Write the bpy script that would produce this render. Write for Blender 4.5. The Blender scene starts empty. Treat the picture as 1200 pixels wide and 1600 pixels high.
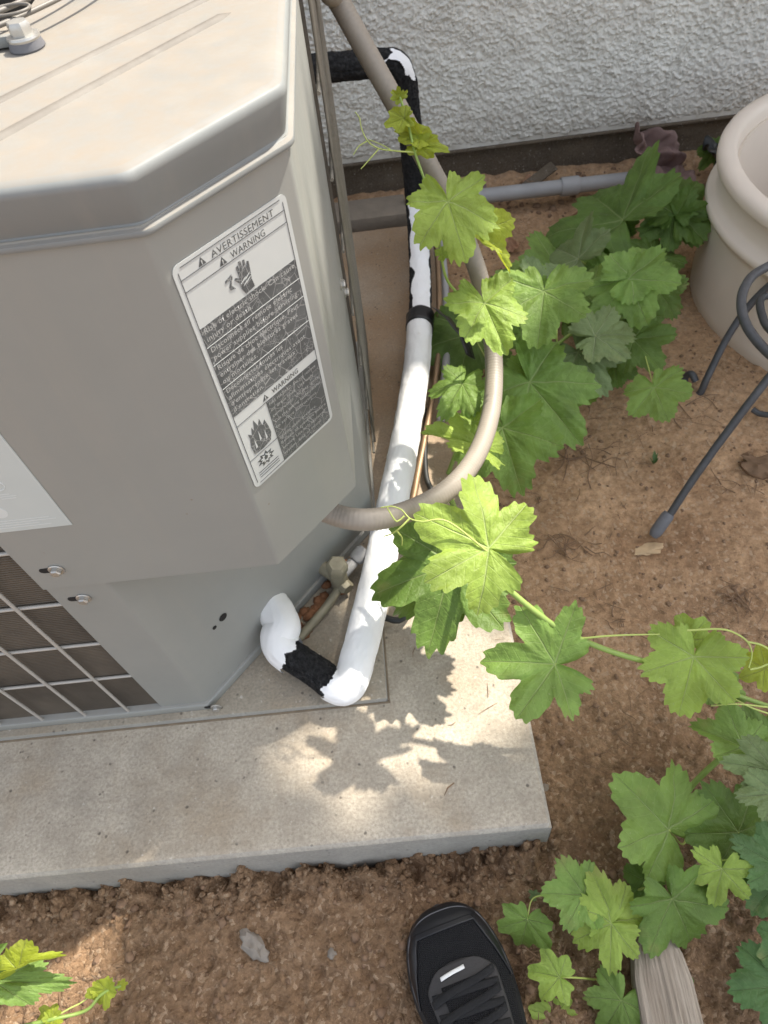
import bpy, bmesh, math, random
import numpy as np
from mathutils import Vector, Matrix

# ------------------------------------------------------------------ measured data (metres, pad top = 0)
SUCTION=[(-0.2089,0.5027,0.0720),(-0.2147,0.4822,0.0660),(-0.2097,0.4652,0.0550),(-0.1896,0.4504,0.0450),(-0.1598,0.4283,0.0400),(-0.1341,0.4058,0.0380),(-0.1145,0.4008,0.0400),(-0.0993,0.4312,0.0420),(-0.0714,0.5230,0.0500),(-0.0301,0.6672,0.0700),(0.0184,0.8541,0.0850),(0.0602,1.0550,0.0900),(0.0859,1.2401,0.0900),(0.1030,1.4338,0.0900)]
RISER_X,RISER_Y=0.1144,1.6239
RISER_TOP=(0.1037,1.6239,0.4125); RISER_LEFT=(-0.0667,1.6239,0.4250)
CONDUIT=[(-0.0295,1.0339,0.7371),(-0.0119,1.0403,0.7038),(0.0169,1.0085,0.6540),(0.0540,0.9741,0.5894),(0.0926,0.9453,0.5165),(0.1287,0.9316,0.4424),(0.1545,0.9037,0.3707),(0.1682,0.8635,0.3027),(0.1648,0.7988,0.2669),(0.1453,0.7149,0.2549),(0.1084,0.6264,0.2651),(0.0613,0.5564,0.2894),(0.0069,0.5136,0.3095),(-0.0454,0.4905,0.3316),(-0.0916,0.4995,0.3401)]
GREYTUBE=[(0.1709,1.6594,0.0500),(0.1593,1.4425,0.0600),(0.1467,1.2834,0.0500),(0.1302,1.1427,0.0400),(0.1112,1.0362,0.0300),(0.0919,0.9463,0.0120)]
COPPER=[(0.1512,1.5804,0.0800),(0.1427,1.4147,0.0800),(0.1283,1.2594,0.0700),(0.1064,1.1053,0.0400),(0.0750,0.9773,0.0200),(0.0379,0.8355,0.0120),(0.0096,0.7320,0.0120),(-0.0389,0.6225,0.0200),(-0.0775,0.5645,0.0300)]
BLACKWIRE=[(0.0704,0.9861,0.0120),(0.0540,0.8826,0.0120),(0.0486,0.8100,0.0120),(0.0549,0.7583,0.0120),(0.0358,0.6716,0.0120),(0.0106,0.5702,0.0120),(-0.0208,0.5143,0.0200),(-0.0517,0.5203,0.0200),(-0.0810,0.5409,0.0300)]
GREENWIRE=[(0.1520,0.8604,0.0200),(0.1135,0.8400,0.0200),(0.0818,0.8027,0.0150),(0.0648,0.7629,0.0100)]
LEAF_SHOOT=[
((0.0991,0.8243,0.5383),(0.1696,-0.8559,-0.4885),(-0.0979,-0.5079,0.8558),0.0793,0.86,0.10,0,0.80),
((0.1288,0.8281,0.5025),(0.9474,0.1653,-0.2739),(0.3112,-0.2766,0.9092),0.0345,1.00,0.20,0,1.00),
((0.1347,0.8260,0.4882),(0.8192,-0.4443,-0.3626),(0.3204,-0.1698,0.9319),0.0643,0.55,0.50,5,1.30),
((0.0724,0.8959,0.5802),(0.8946,-0.4456,-0.0330),(-0.3158,-0.6830,0.6586),0.0375,0.50,0.30,5,0.50),
((0.0735,0.9038,0.5861),(-0.8076,0.5741,0.1347),(-0.3801,-0.6814,0.6255),0.0385,0.50,0.40,5,0.50),
((0.0558,0.9137,0.6066),(-0.9754,-0.1925,-0.1075),(0.0470,-0.6578,0.7517),0.0276,0.70,0.30,5,0.90),
((0.0577,0.9155,0.6080),(0.4929,0.7057,0.5090),(-0.2815,-0.4242,0.8607),0.0124,0.80,0.30,5,1.00),
((0.0523,0.9356,0.6232),(-0.6870,0.5695,0.4513),(-0.3060,-0.7901,0.5312),0.0139,0.80,0.30,5,1.00),
((0.0539,0.9355,0.6231),(0.8070,0.4871,0.3339),(0.2567,-0.7985,0.5444),0.0133,0.50,0.30,5,1.00),
((0.0894,0.8253,0.4644),(0.9010,0.3630,0.2376),(0.0062,-0.5585,0.8295),0.0165,0.80,0.30,0,1.00)]
LEAF_CENTRE=[
((0.1479,0.8099,0.3883),(0.2442,-0.8925,-0.3793),(-0.1362,-0.4188,0.8978),0.0841,0.76,0.12,0,0.80),
((0.2785,0.9696,0.2779),(-0.2622,-0.9111,-0.3181),(-0.0877,-0.3058,0.9481),0.1061,0.95,0.20,1,0.80),
((0.2856,1.0167,0.2504),(0.6326,0.7415,0.2235),(0.1827,-0.4233,0.8874),0.0813,0.90,0.20,3,1.00),
((0.2571,1.0453,0.2479),(0.1033,0.9516,0.2893),(-0.2798,-0.2513,0.9266),0.0598,0.95,0.20,1,1.00),
((0.1862,1.1502,0.0600),(-0.3904,-0.8922,-0.2269),(0.0376,-0.2617,0.9644),0.1322,1.00,0.10,2,1.00),
((0.1147,0.8011,0.2456),(-0.5794,-0.7888,-0.2053),(0.0750,-0.3023,0.9502),0.0689,0.80,0.20,1,0.60),
((0.1311,0.7240,0.1748),(-0.8096,0.1720,0.5612),(0.5477,-0.1225,0.8277),0.0931,0.60,0.45,0,0.60),
((0.1259,0.7367,0.2219),(-0.0423,0.9959,0.0795),(-0.1012,-0.0834,0.9914),0.0375,0.70,0.30,0,1.00),
((0.2437,0.8696,0.1670),(0.4959,-0.7968,-0.3453),(-0.1402,-0.4659,0.8737),0.1394,0.80,0.20,1,0.70),
((0.1823,0.7889,0.1465),(0.1110,-0.9253,-0.3627),(-0.2483,-0.3792,0.8914),0.1125,0.95,0.15,1,0.60),
((0.2600,0.8899,0.1566),(-0.7515,0.5147,0.4127),(-0.0914,-0.7008,0.7075),0.0598,0.90,0.20,1,1.00),
((0.1654,0.8507,0.1308),(0.6845,0.5960,0.4199),(-0.2360,-0.3638,0.9011),0.0570,0.90,0.20,1,1.00),
((0.2463,1.0592,0.1837),(-0.3344,0.8760,0.3475),(-0.1724,-0.4193,0.8913),0.0781,1.00,0.20,2,0.80),
((0.3060,0.9424,0.0692),(0.8419,0.5307,0.0981),(0.0961,-0.3264,0.9403),0.0935,1.00,0.20,1,0.80),
((0.2509,0.9873,0.1797),(0.9774,0.1852,0.1020),(0.0031,-0.4947,0.8690),0.0559,0.90,0.20,1,0.80)]
LEAF_POTSIDE=[
((0.5530,1.3746,0.1400),(-0.1707,0.9790,-0.1112),(-0.5660,-0.0050,0.8244),0.1798,1.00,0.30,2,1.10),
((0.5671,1.4009,0.1200),(-0.6904,0.4663,-0.5531),(-0.7209,-0.5077,0.4718),0.0723,0.70,0.30,2,1.00),
((0.6530,1.3471,0.1500),(-0.9317,-0.2620,-0.2517),(-0.0860,-0.5142,0.8534),0.0795,1.05,0.15,2,1.10),
((0.6581,1.3459,0.1500),(0.6251,-0.6127,-0.4835),(-0.2747,-0.7526,0.5985),0.0827,0.90,0.25,2,1.10),
((0.6605,1.3532,0.1500),(0.6244,0.7641,0.1620),(0.1582,-0.3268,0.9317),0.1235,0.90,0.25,2,1.00),
((0.6528,1.3550,0.1500),(0.1175,0.9877,0.1029),(-0.2424,-0.0720,0.9675),0.0972,0.80,0.25,2,1.00),
((0.4238,1.2509,0.1400),(-0.4090,0.9074,-0.0968),(-0.5875,-0.1807,0.7888),0.1033,1.05,0.25,3,1.10),
((0.4894,1.2847,0.1000),(0.4048,0.9144,0.0000),(0.0348,-0.0154,0.9993),0.1060,0.80,0.25,1,1.00),
((0.4677,1.0785,0.2000),(0.1949,-0.9255,-0.3249),(-0.2678,-0.3689,0.8901),0.0923,1.12,0.15,1,0.70),
((0.4739,1.0833,0.2000),(0.9435,0.3315,0.0000),(0.1521,-0.4329,0.8885),0.1111,0.60,0.25,1,0.70),
((0.5607,1.1482,0.1200),(0.4192,-0.8594,-0.2927),(-0.2930,-0.4332,0.8523),0.0683,1.00,0.20,2,0.70),
((0.4825,1.2202,0.1200),(-0.8710,-0.2861,-0.3993),(-0.2008,-0.5344,0.8210),0.0501,1.10,0.20,1,1.00),
((0.3867,0.9777,0.1600),(0.9833,0.1441,-0.1112),(0.1674,-0.4766,0.8630),0.0899,0.75,0.20,3,0.90),
((0.3580,0.9735,0.1300),(0.3907,-0.8650,-0.3150),(-0.2133,-0.4179,0.8831),0.0952,0.95,0.20,3,0.80),
((0.4835,1.0250,0.1000),(0.4599,-0.8536,-0.2447),(-0.2767,-0.3997,0.8739),0.0817,1.00,0.20,2,0.80),
((0.4807,0.8870,0.1000),(0.1382,-0.9473,-0.2890),(-0.2616,-0.3163,0.9119),0.0692,1.05,0.15,1,0.80),
((0.6401,1.4964,0.0800),(0.0937,0.9956,-0.0000),(-0.2329,0.0219,0.9723),0.1184,1.00,0.15,2,1.00),
((0.3648,1.1075,0.1000),(0.6407,0.7678,0.0000),(0.1779,-0.1485,0.9728),0.0717,1.00,0.15,2,1.00),
((0.9526,1.8287,0.0200),(-0.7502,-0.5374,-0.3852),(-0.1202,-0.4620,0.8787),0.0519,1.00,0.30,2,1.00),
((0.9554,1.8291,0.0400),(-0.8989,0.3843,-0.2103),(-0.4049,-0.5457,0.7336),0.0476,0.60,0.40,2,1.00),
((0.4263,1.1318,0.1200),(-0.4876,0.8731,0.0000),(-0.3993,-0.2230,0.8893),0.0849,1.00,0.20,1,0.70),
((0.4285,1.0967,0.1300),(-0.6089,-0.6904,-0.3906),(-0.1091,-0.4149,0.9033),0.0768,1.00,0.20,1,0.70),
((0.4014,1.2670,0.1000),(0.4722,0.8815,0.0000),(0.1134,-0.0608,0.9917),0.1350,0.95,0.20,1,0.80),
((0.4676,1.1141,0.0800),(0.3029,-0.9352,-0.1832),(-0.2982,-0.2756,0.9138),0.1092,1.00,0.20,2,0.70),
((0.5054,1.3889,0.0800),(-0.0643,0.9942,-0.0866),(-0.3086,0.0628,0.9491),0.1154,1.00,0.20,2,0.80),
((0.6010,1.2854,0.1000),(0.7905,0.6125,-0.0000),(0.1949,-0.2516,0.9480),0.0896,0.90,0.20,2,0.80),
((0.4519,1.0129,0.0500),(-0.8258,-0.4493,-0.3409),(-0.1340,-0.4308,0.8925),0.0587,1.00,0.20,2,0.80)]
LEAF_ARCH=[
((0.0952,0.4359,0.3231),(-0.8429,0.4154,0.3419),(0.1297,-0.4599,0.8784),0.0965,1.00,0.08,0,1.45),
((0.0586,0.5041,0.1880),(-0.3780,-0.8302,-0.4098),(-0.0734,-0.4144,0.9071),0.1271,0.95,0.15,2,1.40),
((0.0696,0.5186,0.1485),(-0.8893,-0.3283,-0.3185),(-0.1807,-0.3874,0.9040),0.1175,0.70,0.20,2,0.70),
((0.0727,0.5138,0.1698),(0.5687,-0.7637,-0.3055),(0.1274,-0.2852,0.9500),0.0872,0.80,0.20,2,0.80),
((0.1027,0.4396,0.2631),(0.9189,0.0611,-0.3897),(0.3866,-0.3362,0.8588),0.0311,0.70,0.20,1,1.00),
((0.1695,0.3440,0.1767),(-0.9828,0.1285,0.1327),(0.0934,-0.2739,0.9572),0.0901,1.00,0.28,1,1.15),
((0.3466,0.3393,0.1665),(-0.3923,-0.8135,-0.4294),(-0.2849,-0.3364,0.8976),0.0762,1.00,0.25,0,0.85),
((0.3521,0.3649,0.1605),(-0.0425,0.9951,0.0897),(-0.4039,-0.0992,0.9094),0.0381,1.00,0.30,0,1.00),
((0.4350,0.3205,0.1492),(-0.7968,0.5856,0.1489),(-0.2875,-0.5841,0.7591),0.0392,0.90,0.30,5,0.90),
((0.4017,0.3301,0.0702),(0.9096,-0.4133,-0.0410),(-0.0819,-0.2754,0.9578),0.0414,0.90,0.20,1,0.80)]
LEAF_EDGE=[
((0.4421,0.1742,-0.0479),(0.2622,0.6422,0.7203),(-0.4780,-0.5620,0.6751),0.0499,0.90,0.20,1,0.80),
((0.4045,0.0630,-0.1296),(0.7806,0.5143,0.3552),(-0.3451,-0.1193,0.9310),0.0375,0.90,0.20,2,0.80),
((0.4063,0.2479,0.0710),(-0.8327,0.5499,0.0647),(0.1441,0.1025,0.9842),0.0662,0.85,0.25,1,0.60),
((0.4595,0.2421,0.0397),(-0.5269,0.6713,0.5214),(0.0209,-0.6030,0.7975),0.0761,0.90,0.25,2,0.80),
((0.4227,0.2103,0.0923),(-0.9613,0.2728,0.0376),(-0.0204,-0.2068,0.9782),0.0618,0.75,0.25,3,0.70),
((0.4135,0.1833,0.0974),(-0.9994,-0.0029,0.0352),(0.0352,-0.1199,0.9922),0.0508,0.70,0.25,3,0.70),
((0.3007,0.1707,0.0047),(-0.5727,0.5726,0.5867),(0.2226,-0.5801,0.7835),0.0909,1.00,0.12,1,0.90),
((0.3963,0.1639,-0.0164),(-0.4676,0.6996,0.5403),(0.0446,-0.5918,0.8048),0.0744,1.05,0.12,2,0.80),
((0.3848,0.1649,-0.1027),(-0.7209,-0.5678,-0.3974),(-0.3482,-0.1991,0.9160),0.0360,1.05,0.12,2,0.80),
((0.3484,0.1196,0.0147),(-0.3002,-0.7694,-0.5638),(-0.3751,-0.4483,0.8114),0.0502,0.95,0.15,0,1.20),
((0.4181,0.1078,0.0158),(-0.6716,-0.6053,-0.4273),(-0.3956,-0.1946,0.8976),0.0640,1.00,0.12,4,0.80),
((0.4186,0.1178,0.0108),(-0.7566,0.3884,0.5261),(0.3489,-0.4407,0.8271),0.0602,0.90,0.12,4,0.80),
((0.2849,0.0949,-0.0139),(0.3273,-0.7510,-0.5735),(0.0249,-0.5999,0.7997),0.0760,1.00,0.12,2,0.80),
((0.3412,0.0363,-0.1222),(0.8959,-0.3392,-0.2870),(0.2347,-0.1872,0.9539),0.0607,1.00,0.20,2,0.70),
((0.3954,-0.0037,-0.0417),(-0.9995,-0.0100,0.0298),(0.0298,0.0048,0.9995),0.0618,1.00,0.12,4,0.70),
((0.4137,0.0366,-0.0248),(-0.9290,-0.3123,-0.1987),(-0.2058,-0.0106,0.9785),0.0420,1.00,0.12,4,0.70),
((0.2770,0.1270,-0.0895),(-0.1093,-0.8963,-0.4297),(-0.2031,-0.4031,0.8923),0.0529,0.70,0.20,2,0.70)]
LEAF_FRONT=[
((0.2043,0.0749,-0.0258),(-0.9473,-0.2727,-0.1684),(-0.1593,-0.0554,0.9857),0.0523,1.15,0.10,0,0.80),
((0.2084,0.0785,-0.0295),(-0.2605,0.8169,0.5146),(0.0093,-0.5308,0.8474),0.0591,0.85,0.15,0,0.70),
((0.1775,0.1092,-0.0241),(-0.9896,0.0949,0.1079),(0.0998,-0.0865,0.9912),0.0552,0.95,0.15,1,0.70),
((0.1031,0.0904,-0.0603),(-0.3351,-0.7607,-0.5560),(-0.2594,-0.4928,0.8306),0.0448,1.05,0.25,1,1.20),
((0.1295,0.0246,-0.0481),(-0.9615,0.2615,-0.0842),(-0.0901,-0.0106,0.9959),0.0396,0.90,0.30,0,0.80),
((0.1220,-0.0147,-0.1022),(-0.2506,0.9055,0.3425),(0.0252,-0.3475,0.9373),0.0363,1.00,0.25,0,0.80),
((0.1095,-0.0153,-0.1272),(-0.3103,-0.5900,-0.7454),(-0.4196,-0.6185,0.6643),0.0395,1.00,0.25,0,0.80),
((0.2041,-0.0042,-0.0724),(-0.6650,-0.7023,-0.2541),(-0.2376,-0.1236,0.9635),0.0508,1.00,0.12,1,0.80),
((0.1207,0.1188,-0.0773),(-0.6243,0.6144,0.4825),(0.2645,-0.4149,0.8706),0.0100,1.00,0.30,3,1.00)]
LEAF_CORNER=[
((-0.5565,0.0678,0.0473),(0.9676,-0.0796,-0.2397),(0.2378,-0.0324,0.9708),0.0867,0.36,0.20,1,0.60),
((-0.5236,0.0776,0.0658),(0.9101,0.2233,0.3490),(-0.4025,0.2767,0.8726),0.0578,0.38,0.60,5,0.60),
((-0.5649,0.0866,0.0617),(0.7341,0.5568,0.3887),(-0.1178,-0.4593,0.8804),0.0309,0.50,0.20,1,0.60),
((-0.4459,0.0541,-0.0170),(-0.6430,-0.6248,-0.4429),(-0.1391,-0.4735,0.8698),0.0295,0.70,0.30,5,1.00),
((-0.4567,0.0529,-0.0175),(-0.3160,0.7543,0.5755),(0.4500,-0.4149,0.7908),0.0117,0.80,0.30,5,1.00),
((-0.4268,0.0560,-0.0163),(0.9714,0.2062,0.1179),(-0.0967,-0.1100,0.9892),0.0096,0.80,0.30,5,1.00),
((-0.4398,0.0570,-0.0151),(0.2723,0.7756,0.5695),(0.1111,-0.6132,0.7820),0.0099,0.80,0.30,5,1.00),
((-0.5115,0.0279,-0.0217),(-0.9906,-0.1249,-0.0564),(-0.0491,-0.0608,0.9969),0.0266,0.80,0.30,5,1.00),
((-0.5147,0.0282,-0.0214),(-0.4591,0.7033,0.5428),(0.4963,-0.3037,0.8133),0.0116,0.80,0.30,5,1.00)]
STEM_SHOOT=[
('cane',0.0022,[(0.1565,0.8319,0.3169),(0.1227,0.8401,0.3743),(0.0982,0.8300,0.4176),(0.0897,0.8293,0.4549),(0.0845,0.8475,0.5062),(0.0745,0.8670,0.5461),(0.0647,0.8884,0.5749),(0.0601,0.9121,0.5990),(0.0531,0.9356,0.6231)]),
('tendril',0.0011,[(0.0647,0.8884,0.5749),(0.0419,0.8914,0.5780),(0.0193,0.8956,0.5820),(0.0056,0.9046,0.5893),(-0.0006,0.9197,0.6008),(-0.0010,0.9284,0.6073),(-0.0059,0.9354,0.6127)]),
('tendril',0.0009,[(0.0193,0.8956,0.5820),(0.0082,0.8871,0.5761),(-0.0066,0.8762,0.5685)]),
('tendril',0.0008,[(0.0047,0.9040,0.5888),(-0.0058,0.9001,0.5863),(-0.0145,0.8914,0.5801)]),
('tendril',0.0008,[(0.0339,0.8933,0.5797),(0.0231,0.8994,0.5847),(0.0074,0.9058,0.5901)]),
('petiole',0.0012,[(0.0845,0.8475,0.5062),(0.0918,0.8333,0.5265),(0.0961,0.8265,0.5400)]),
('petiole',0.0012,[(0.0647,0.8884,0.5749),(0.0694,0.8921,0.5775),(0.0716,0.8966,0.5808)]),
('petiole',0.0012,[(0.0897,0.8293,0.4549),(0.1150,0.8200,0.4720),(0.1347,0.8260,0.4882)])]
STEM_CENTRE=[
('cane',0.0042,[(0.0912,0.8217,0.0000),(0.1452,0.8665,0.1184),(0.2090,0.9238,0.1339),(0.2651,0.9542,0.1420),(0.3205,0.9891,0.1411),(0.4037,1.0697,0.1232),(0.4753,1.1376,0.1089)]),
('petiole',0.0018,[(0.2090,0.9238,0.1339),(0.1614,0.8557,0.2846),(0.1311,0.8155,0.3931)]),
('petiole',0.0018,[(0.3205,0.9891,0.1411),(0.3066,0.9784,0.2210),(0.2785,0.9696,0.2779)]),
('petiole',0.0018,[(0.2090,0.9238,0.1339),(0.2238,0.8925,0.1599),(0.2437,0.8696,0.1670)]),
('petiole',0.0018,[(0.1876,0.9139,0.1273),(0.1790,0.8497,0.1296),(0.1823,0.7889,0.1465)]),
('petiole',0.0018,[(0.1520,0.8735,0.1234),(0.1426,0.8428,0.1882),(0.1147,0.8011,0.2456)]),
('petiole',0.0018,[(0.1520,0.8735,0.1234),(0.1495,0.7895,0.1481),(0.1311,0.7240,0.1748)]),
('petiole',0.0018,[(0.2090,0.9238,0.1339),(0.1981,1.0422,0.0800),(0.1862,1.1502,0.0600)])]
STEM_POTSIDE=[
('cane',0.0042,[(0.4682,1.1339,0.1063),(0.5209,1.2305,0.0600),(0.6004,1.3484,0.0600),(0.6727,1.4152,0.0900),(0.6667,1.3642,0.1400),(0.7564,1.4440,0.1400)]),
('petiole',0.0018,[(0.5380,1.2813,0.0500),(0.5540,1.3193,0.0800),(0.5530,1.3746,0.1400)]),
('petiole',0.0018,[(0.5181,1.2634,0.0500),(0.4880,1.2587,0.0800),(0.4238,1.2509,0.1400)]),
('petiole',0.0018,[(0.5307,1.2491,0.0500),(0.5290,1.2119,0.0800),(0.4677,1.0785,0.2000)]),
('petiole',0.0018,[(0.5383,1.2430,0.0500),(0.5532,1.1922,0.0800),(0.5607,1.1482,0.1200)]),
('petiole',0.0018,[(0.5124,1.2219,0.0500),(0.4708,1.1262,0.0800),(0.3867,0.9777,0.1600)]),
('petiole',0.0018,[(0.5048,1.2148,0.0500),(0.4472,1.1044,0.0800),(0.3580,0.9735,0.1300)]),
('petiole',0.0018,[(0.5239,1.2179,0.0500),(0.5069,1.1140,0.0800),(0.4835,1.0250,0.1000)]),
('petiole',0.0018,[(0.5232,1.1921,0.0500),(0.5050,1.0369,0.0800),(0.4807,0.8870,0.1000)]),
('petiole',0.0018,[(0.5256,1.2544,0.0500),(0.5126,1.2290,0.0800),(0.4825,1.2202,0.1200)])]
STEM_ARCH=[
('cane',0.0045,[(0.0690,0.6267,0.1918),(0.0858,0.5128,0.2185),(0.1071,0.4380,0.2492),(0.1282,0.4156,0.2379),(0.1532,0.3985,0.2180),(0.1782,0.3839,0.1999),(0.2063,0.3722,0.1838),(0.2469,0.3581,0.1656),(0.2925,0.3462,0.1487),(0.3405,0.3429,0.1195),(0.3973,0.3266,0.0802),(0.4808,0.2960,0.0542)]),
('petiole',0.0020,[(0.1071,0.4380,0.2492),(0.1029,0.4367,0.2859),(0.0952,0.4359,0.3231)]),
('petiole',0.0020,[(0.2063,0.3722,0.1838),(0.1989,0.3607,0.1756),(0.1825,0.3499,0.1681),(0.1695,0.3440,0.1767)]),
('petiole',0.0020,[(0.0892,0.5055,0.2129),(0.0742,0.5117,0.1931),(0.0586,0.5041,0.1880)]),
('petiole',0.0020,[(0.3405,0.3429,0.1195),(0.3459,0.3384,0.1409),(0.3466,0.3393,0.1665)]),
('tendril',0.0015,[(0.2063,0.3722,0.1838),(0.2490,0.3680,0.1916),(0.3095,0.3695,0.1780)]),
('tendril',0.0015,[(0.3382,0.3624,0.1965),(0.3749,0.3565,0.2033),(0.3941,0.3506,0.1982),(0.4072,0.3413,0.1907),(0.4110,0.3288,0.1813),(0.4052,0.3157,0.1717)]),
('tendril',0.0015,[(0.4072,0.3413,0.1907),(0.4242,0.3369,0.1868),(0.4426,0.3253,0.1774)]),
('tendril',0.0015,[(0.4066,0.3137,0.1701),(0.4212,0.3153,0.1707),(0.4420,0.3215,0.1746)]),
('tendril',0.0013,[(0.0945,0.4311,0.3195),(0.0497,0.4584,0.3541),(0.0199,0.4606,0.3568),(0.0054,0.4676,0.3563),(-0.0025,0.4790,0.3589),(-0.0141,0.4835,0.3627),(-0.0271,0.4832,0.3630)]),
('tendril',0.0013,[(0.0054,0.4646,0.3603),(-0.0071,0.4564,0.3547),(-0.0177,0.4574,0.3434),(-0.0274,0.4614,0.3342)]),
('tendril',0.0011,[(-0.0113,0.4594,0.3446),(-0.0062,0.4586,0.3313),(-0.0073,0.4568,0.3175)]),
('tendril',0.0012,[(-0.0003,0.4674,0.3627),(-0.0100,0.4627,0.3595),(-0.0169,0.4722,0.3669),(-0.0196,0.4827,0.3623)])]
STEM_EDGE=[
('cane',0.0045,[(0.4808,0.2960,0.0542),(0.4387,0.2807,0.0069),(0.4123,0.2631,-0.0303),(0.3871,0.2479,-0.0407),(0.3645,0.2316,-0.0520),(0.3137,0.1848,-0.0851),(0.2799,0.1409,-0.1041),(0.2564,0.1082,-0.1152),(0.2193,0.0541,-0.1169),(0.1945,0.0167,-0.1313),(0.1683,-0.0162,-0.1550),(0.1468,-0.0460,-0.1765)]),
('petiole',0.0018,[(0.3645,0.2316,-0.0520),(0.3414,0.1669,-0.0746),(0.3007,0.1707,0.0047)]),
('petiole',0.0018,[(0.4302,0.1213,-0.1119),(0.4090,0.1448,-0.0561),(0.3963,0.1639,-0.0164)]),
('petiole',0.0015,[(0.4127,0.1214,-0.0487),(0.3716,0.1293,-0.0038),(0.3510,0.1283,0.0087),(0.3484,0.1196,0.0147)]),
('petiole',0.0018,[(0.2621,0.1165,-0.1092),(0.2716,0.1151,-0.0732),(0.2797,0.1020,-0.0333),(0.2849,0.0949,-0.0139)]),
('petiole',0.0018,[(0.3928,0.0149,-0.1901),(0.3634,0.0218,-0.1589),(0.3412,0.0363,-0.1222)]),
('petiole',0.0018,[(0.4123,0.2631,-0.0303),(0.4043,0.2460,0.0447),(0.4063,0.2479,0.0710)]),
('tendril',0.0013,[(0.4336,0.2811,0.1198),(0.3889,0.2839,0.1360),(0.3608,0.2876,0.1274)]),
('tendril',0.0013,[(0.4406,0.2721,0.1128),(0.4084,0.2786,0.1313),(0.3926,0.2926,0.1299)])]
STEM_FRONT=[
('cane',0.0040,[(0.2564,0.1082,-0.1152),(0.2108,0.0400,-0.1146),(0.1924,0.0166,-0.1189),(0.1695,-0.0128,-0.1400),(0.1504,-0.0390,-0.1589)]),
('petiole',0.0016,[(0.1927,0.0186,-0.1174),(0.1579,0.0227,-0.0756),(0.1295,0.0246,-0.0481)]),
('petiole',0.0016,[(0.1973,0.0210,-0.1157),(0.1998,0.0084,-0.0878),(0.2041,-0.0042,-0.0724)]),
('petiole',0.0016,[(0.2578,0.1118,-0.1126),(0.2287,0.0932,-0.0630),(0.2043,0.0749,-0.0258)]),
('petiole',0.0014,[(0.2586,0.1175,-0.1084),(0.2188,0.1132,-0.0726),(0.1775,0.1092,-0.0241)]),
('petiole',0.0014,[(0.1816,0.1117,-0.0474),(0.1388,0.1155,-0.0555),(0.1211,0.1167,-0.0664),(0.1112,0.1098,-0.0587),(0.1031,0.0904,-0.0603)]),
('petiole',0.0014,[(0.1695,-0.0128,-0.1400),(0.1411,-0.0209,-0.1200),(0.1220,-0.0147,-0.1022)])]
STEM_CORNER=[
('cane',0.0026,[(-0.6055,0.0103,-0.0188),(-0.5627,0.0212,-0.0248),(-0.5099,0.0278,-0.0218),(-0.4860,0.0313,-0.0326),(-0.4689,0.0360,-0.0297),(-0.4542,0.0475,-0.0217),(-0.4403,0.0530,-0.0180),(-0.4253,0.0553,-0.0169)]),
('petiole',0.0012,[(-0.5097,0.0291,-0.0209),(-0.4904,0.0375,-0.0215),(-0.4778,0.0426,-0.0245),(-0.4584,0.0530,-0.0174)]),
('petiole',0.0016,[(-0.6055,0.0103,-0.0188),(-0.5853,0.0474,0.0206),(-0.5629,0.0670,0.0470)])]
STAND_LEG_A=[(0.4500,0.6701,-0.0580),(0.4620,0.6772,-0.0500),(0.5126,0.7176,0.0400),(0.5611,0.7514,0.1200),(0.6075,0.7791,0.2000),(0.6493,0.7997,0.2700),(0.6900,0.8314,0.3000)]
STAND_SOCK=[(0.4478,0.6689,-0.0600),(0.4768,0.6918,-0.0250)]
STAND_LEG_B=[(0.6324,1.0099,-0.0200),(0.6251,1.0236,-0.0100),(0.6196,1.0310,-0.0300),(0.6205,1.0018,-0.0450),(0.6383,0.9916,-0.0400),(0.6483,1.0006,0.0000),(0.6812,1.0383,0.0600),(0.7105,1.0589,0.1100),(0.7363,1.0597,0.1600),(0.7655,1.0517,0.2000),(0.7832,0.9952,0.2600)]
STAND_SCROLL=[(0.7427,1.0352,0.2400),(0.6866,1.0040,0.2500),(0.6432,0.9786,0.2500),(0.6136,0.9402,0.2450),(0.6026,0.9030,0.2350),(0.6051,0.8679,0.2250),(0.6184,0.8319,0.2150),(0.6366,0.7966,0.2100),(0.6593,0.7622,0.2100)]
STAND_CURL=[(0.6701,0.8671,0.2000),(0.6569,0.9003,0.2000),(0.6613,0.9384,0.2000),(0.6729,0.9729,0.2000),(0.6911,0.9844,0.2000),(0.7115,0.9653,0.2000)]
STAND_HOOP=[(0.7120,0.9141,-0.0200),(0.7238,0.8996,-0.0200),(0.7471,0.8894,-0.0100),(0.8094,0.9136,0.0000),(0.8474,0.9622,0.0500),(0.6900,0.8314,0.3000)]
WEED=(0.5010,0.8372,-0.0550)
ROOT=(0.6879,0.7838,-0.0500)
CLUMP_A=(0.3068,0.6834,-0.0750)
CLUMP_B=(0.5566,0.5301,-0.0750)
CLUMP_C=(0.3471,0.5242,-0.0800)
ROCK_A=(-0.2784,0.0937,-0.0900)
ROCK_B=(-0.1678,0.0745,-0.0980)
CHIP_A=(0.1677,0.2616,-0.0900)
PALEPATCH=(0.4336,0.6533,-0.0700)
DEADLEAF=(0.7713,1.8812,0.0000)
TANLEAF=(0.5295,1.5942,0.0600)
DARKCHIP=(0.4850,1.8518,0.0000)
SHARD=(0.9518,1.8343,0.0000)
BARK=(0.3923,0.8654,-0.0550)
VALVE=(-0.1203,0.5887,0.0400)
CAM_R=[[0.993427, -0.07076, -0.089977], [0.110495, 0.798076, 0.592338], [-0.029894, 0.598387, -0.800649]]
CAM_F=1052.869
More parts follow.
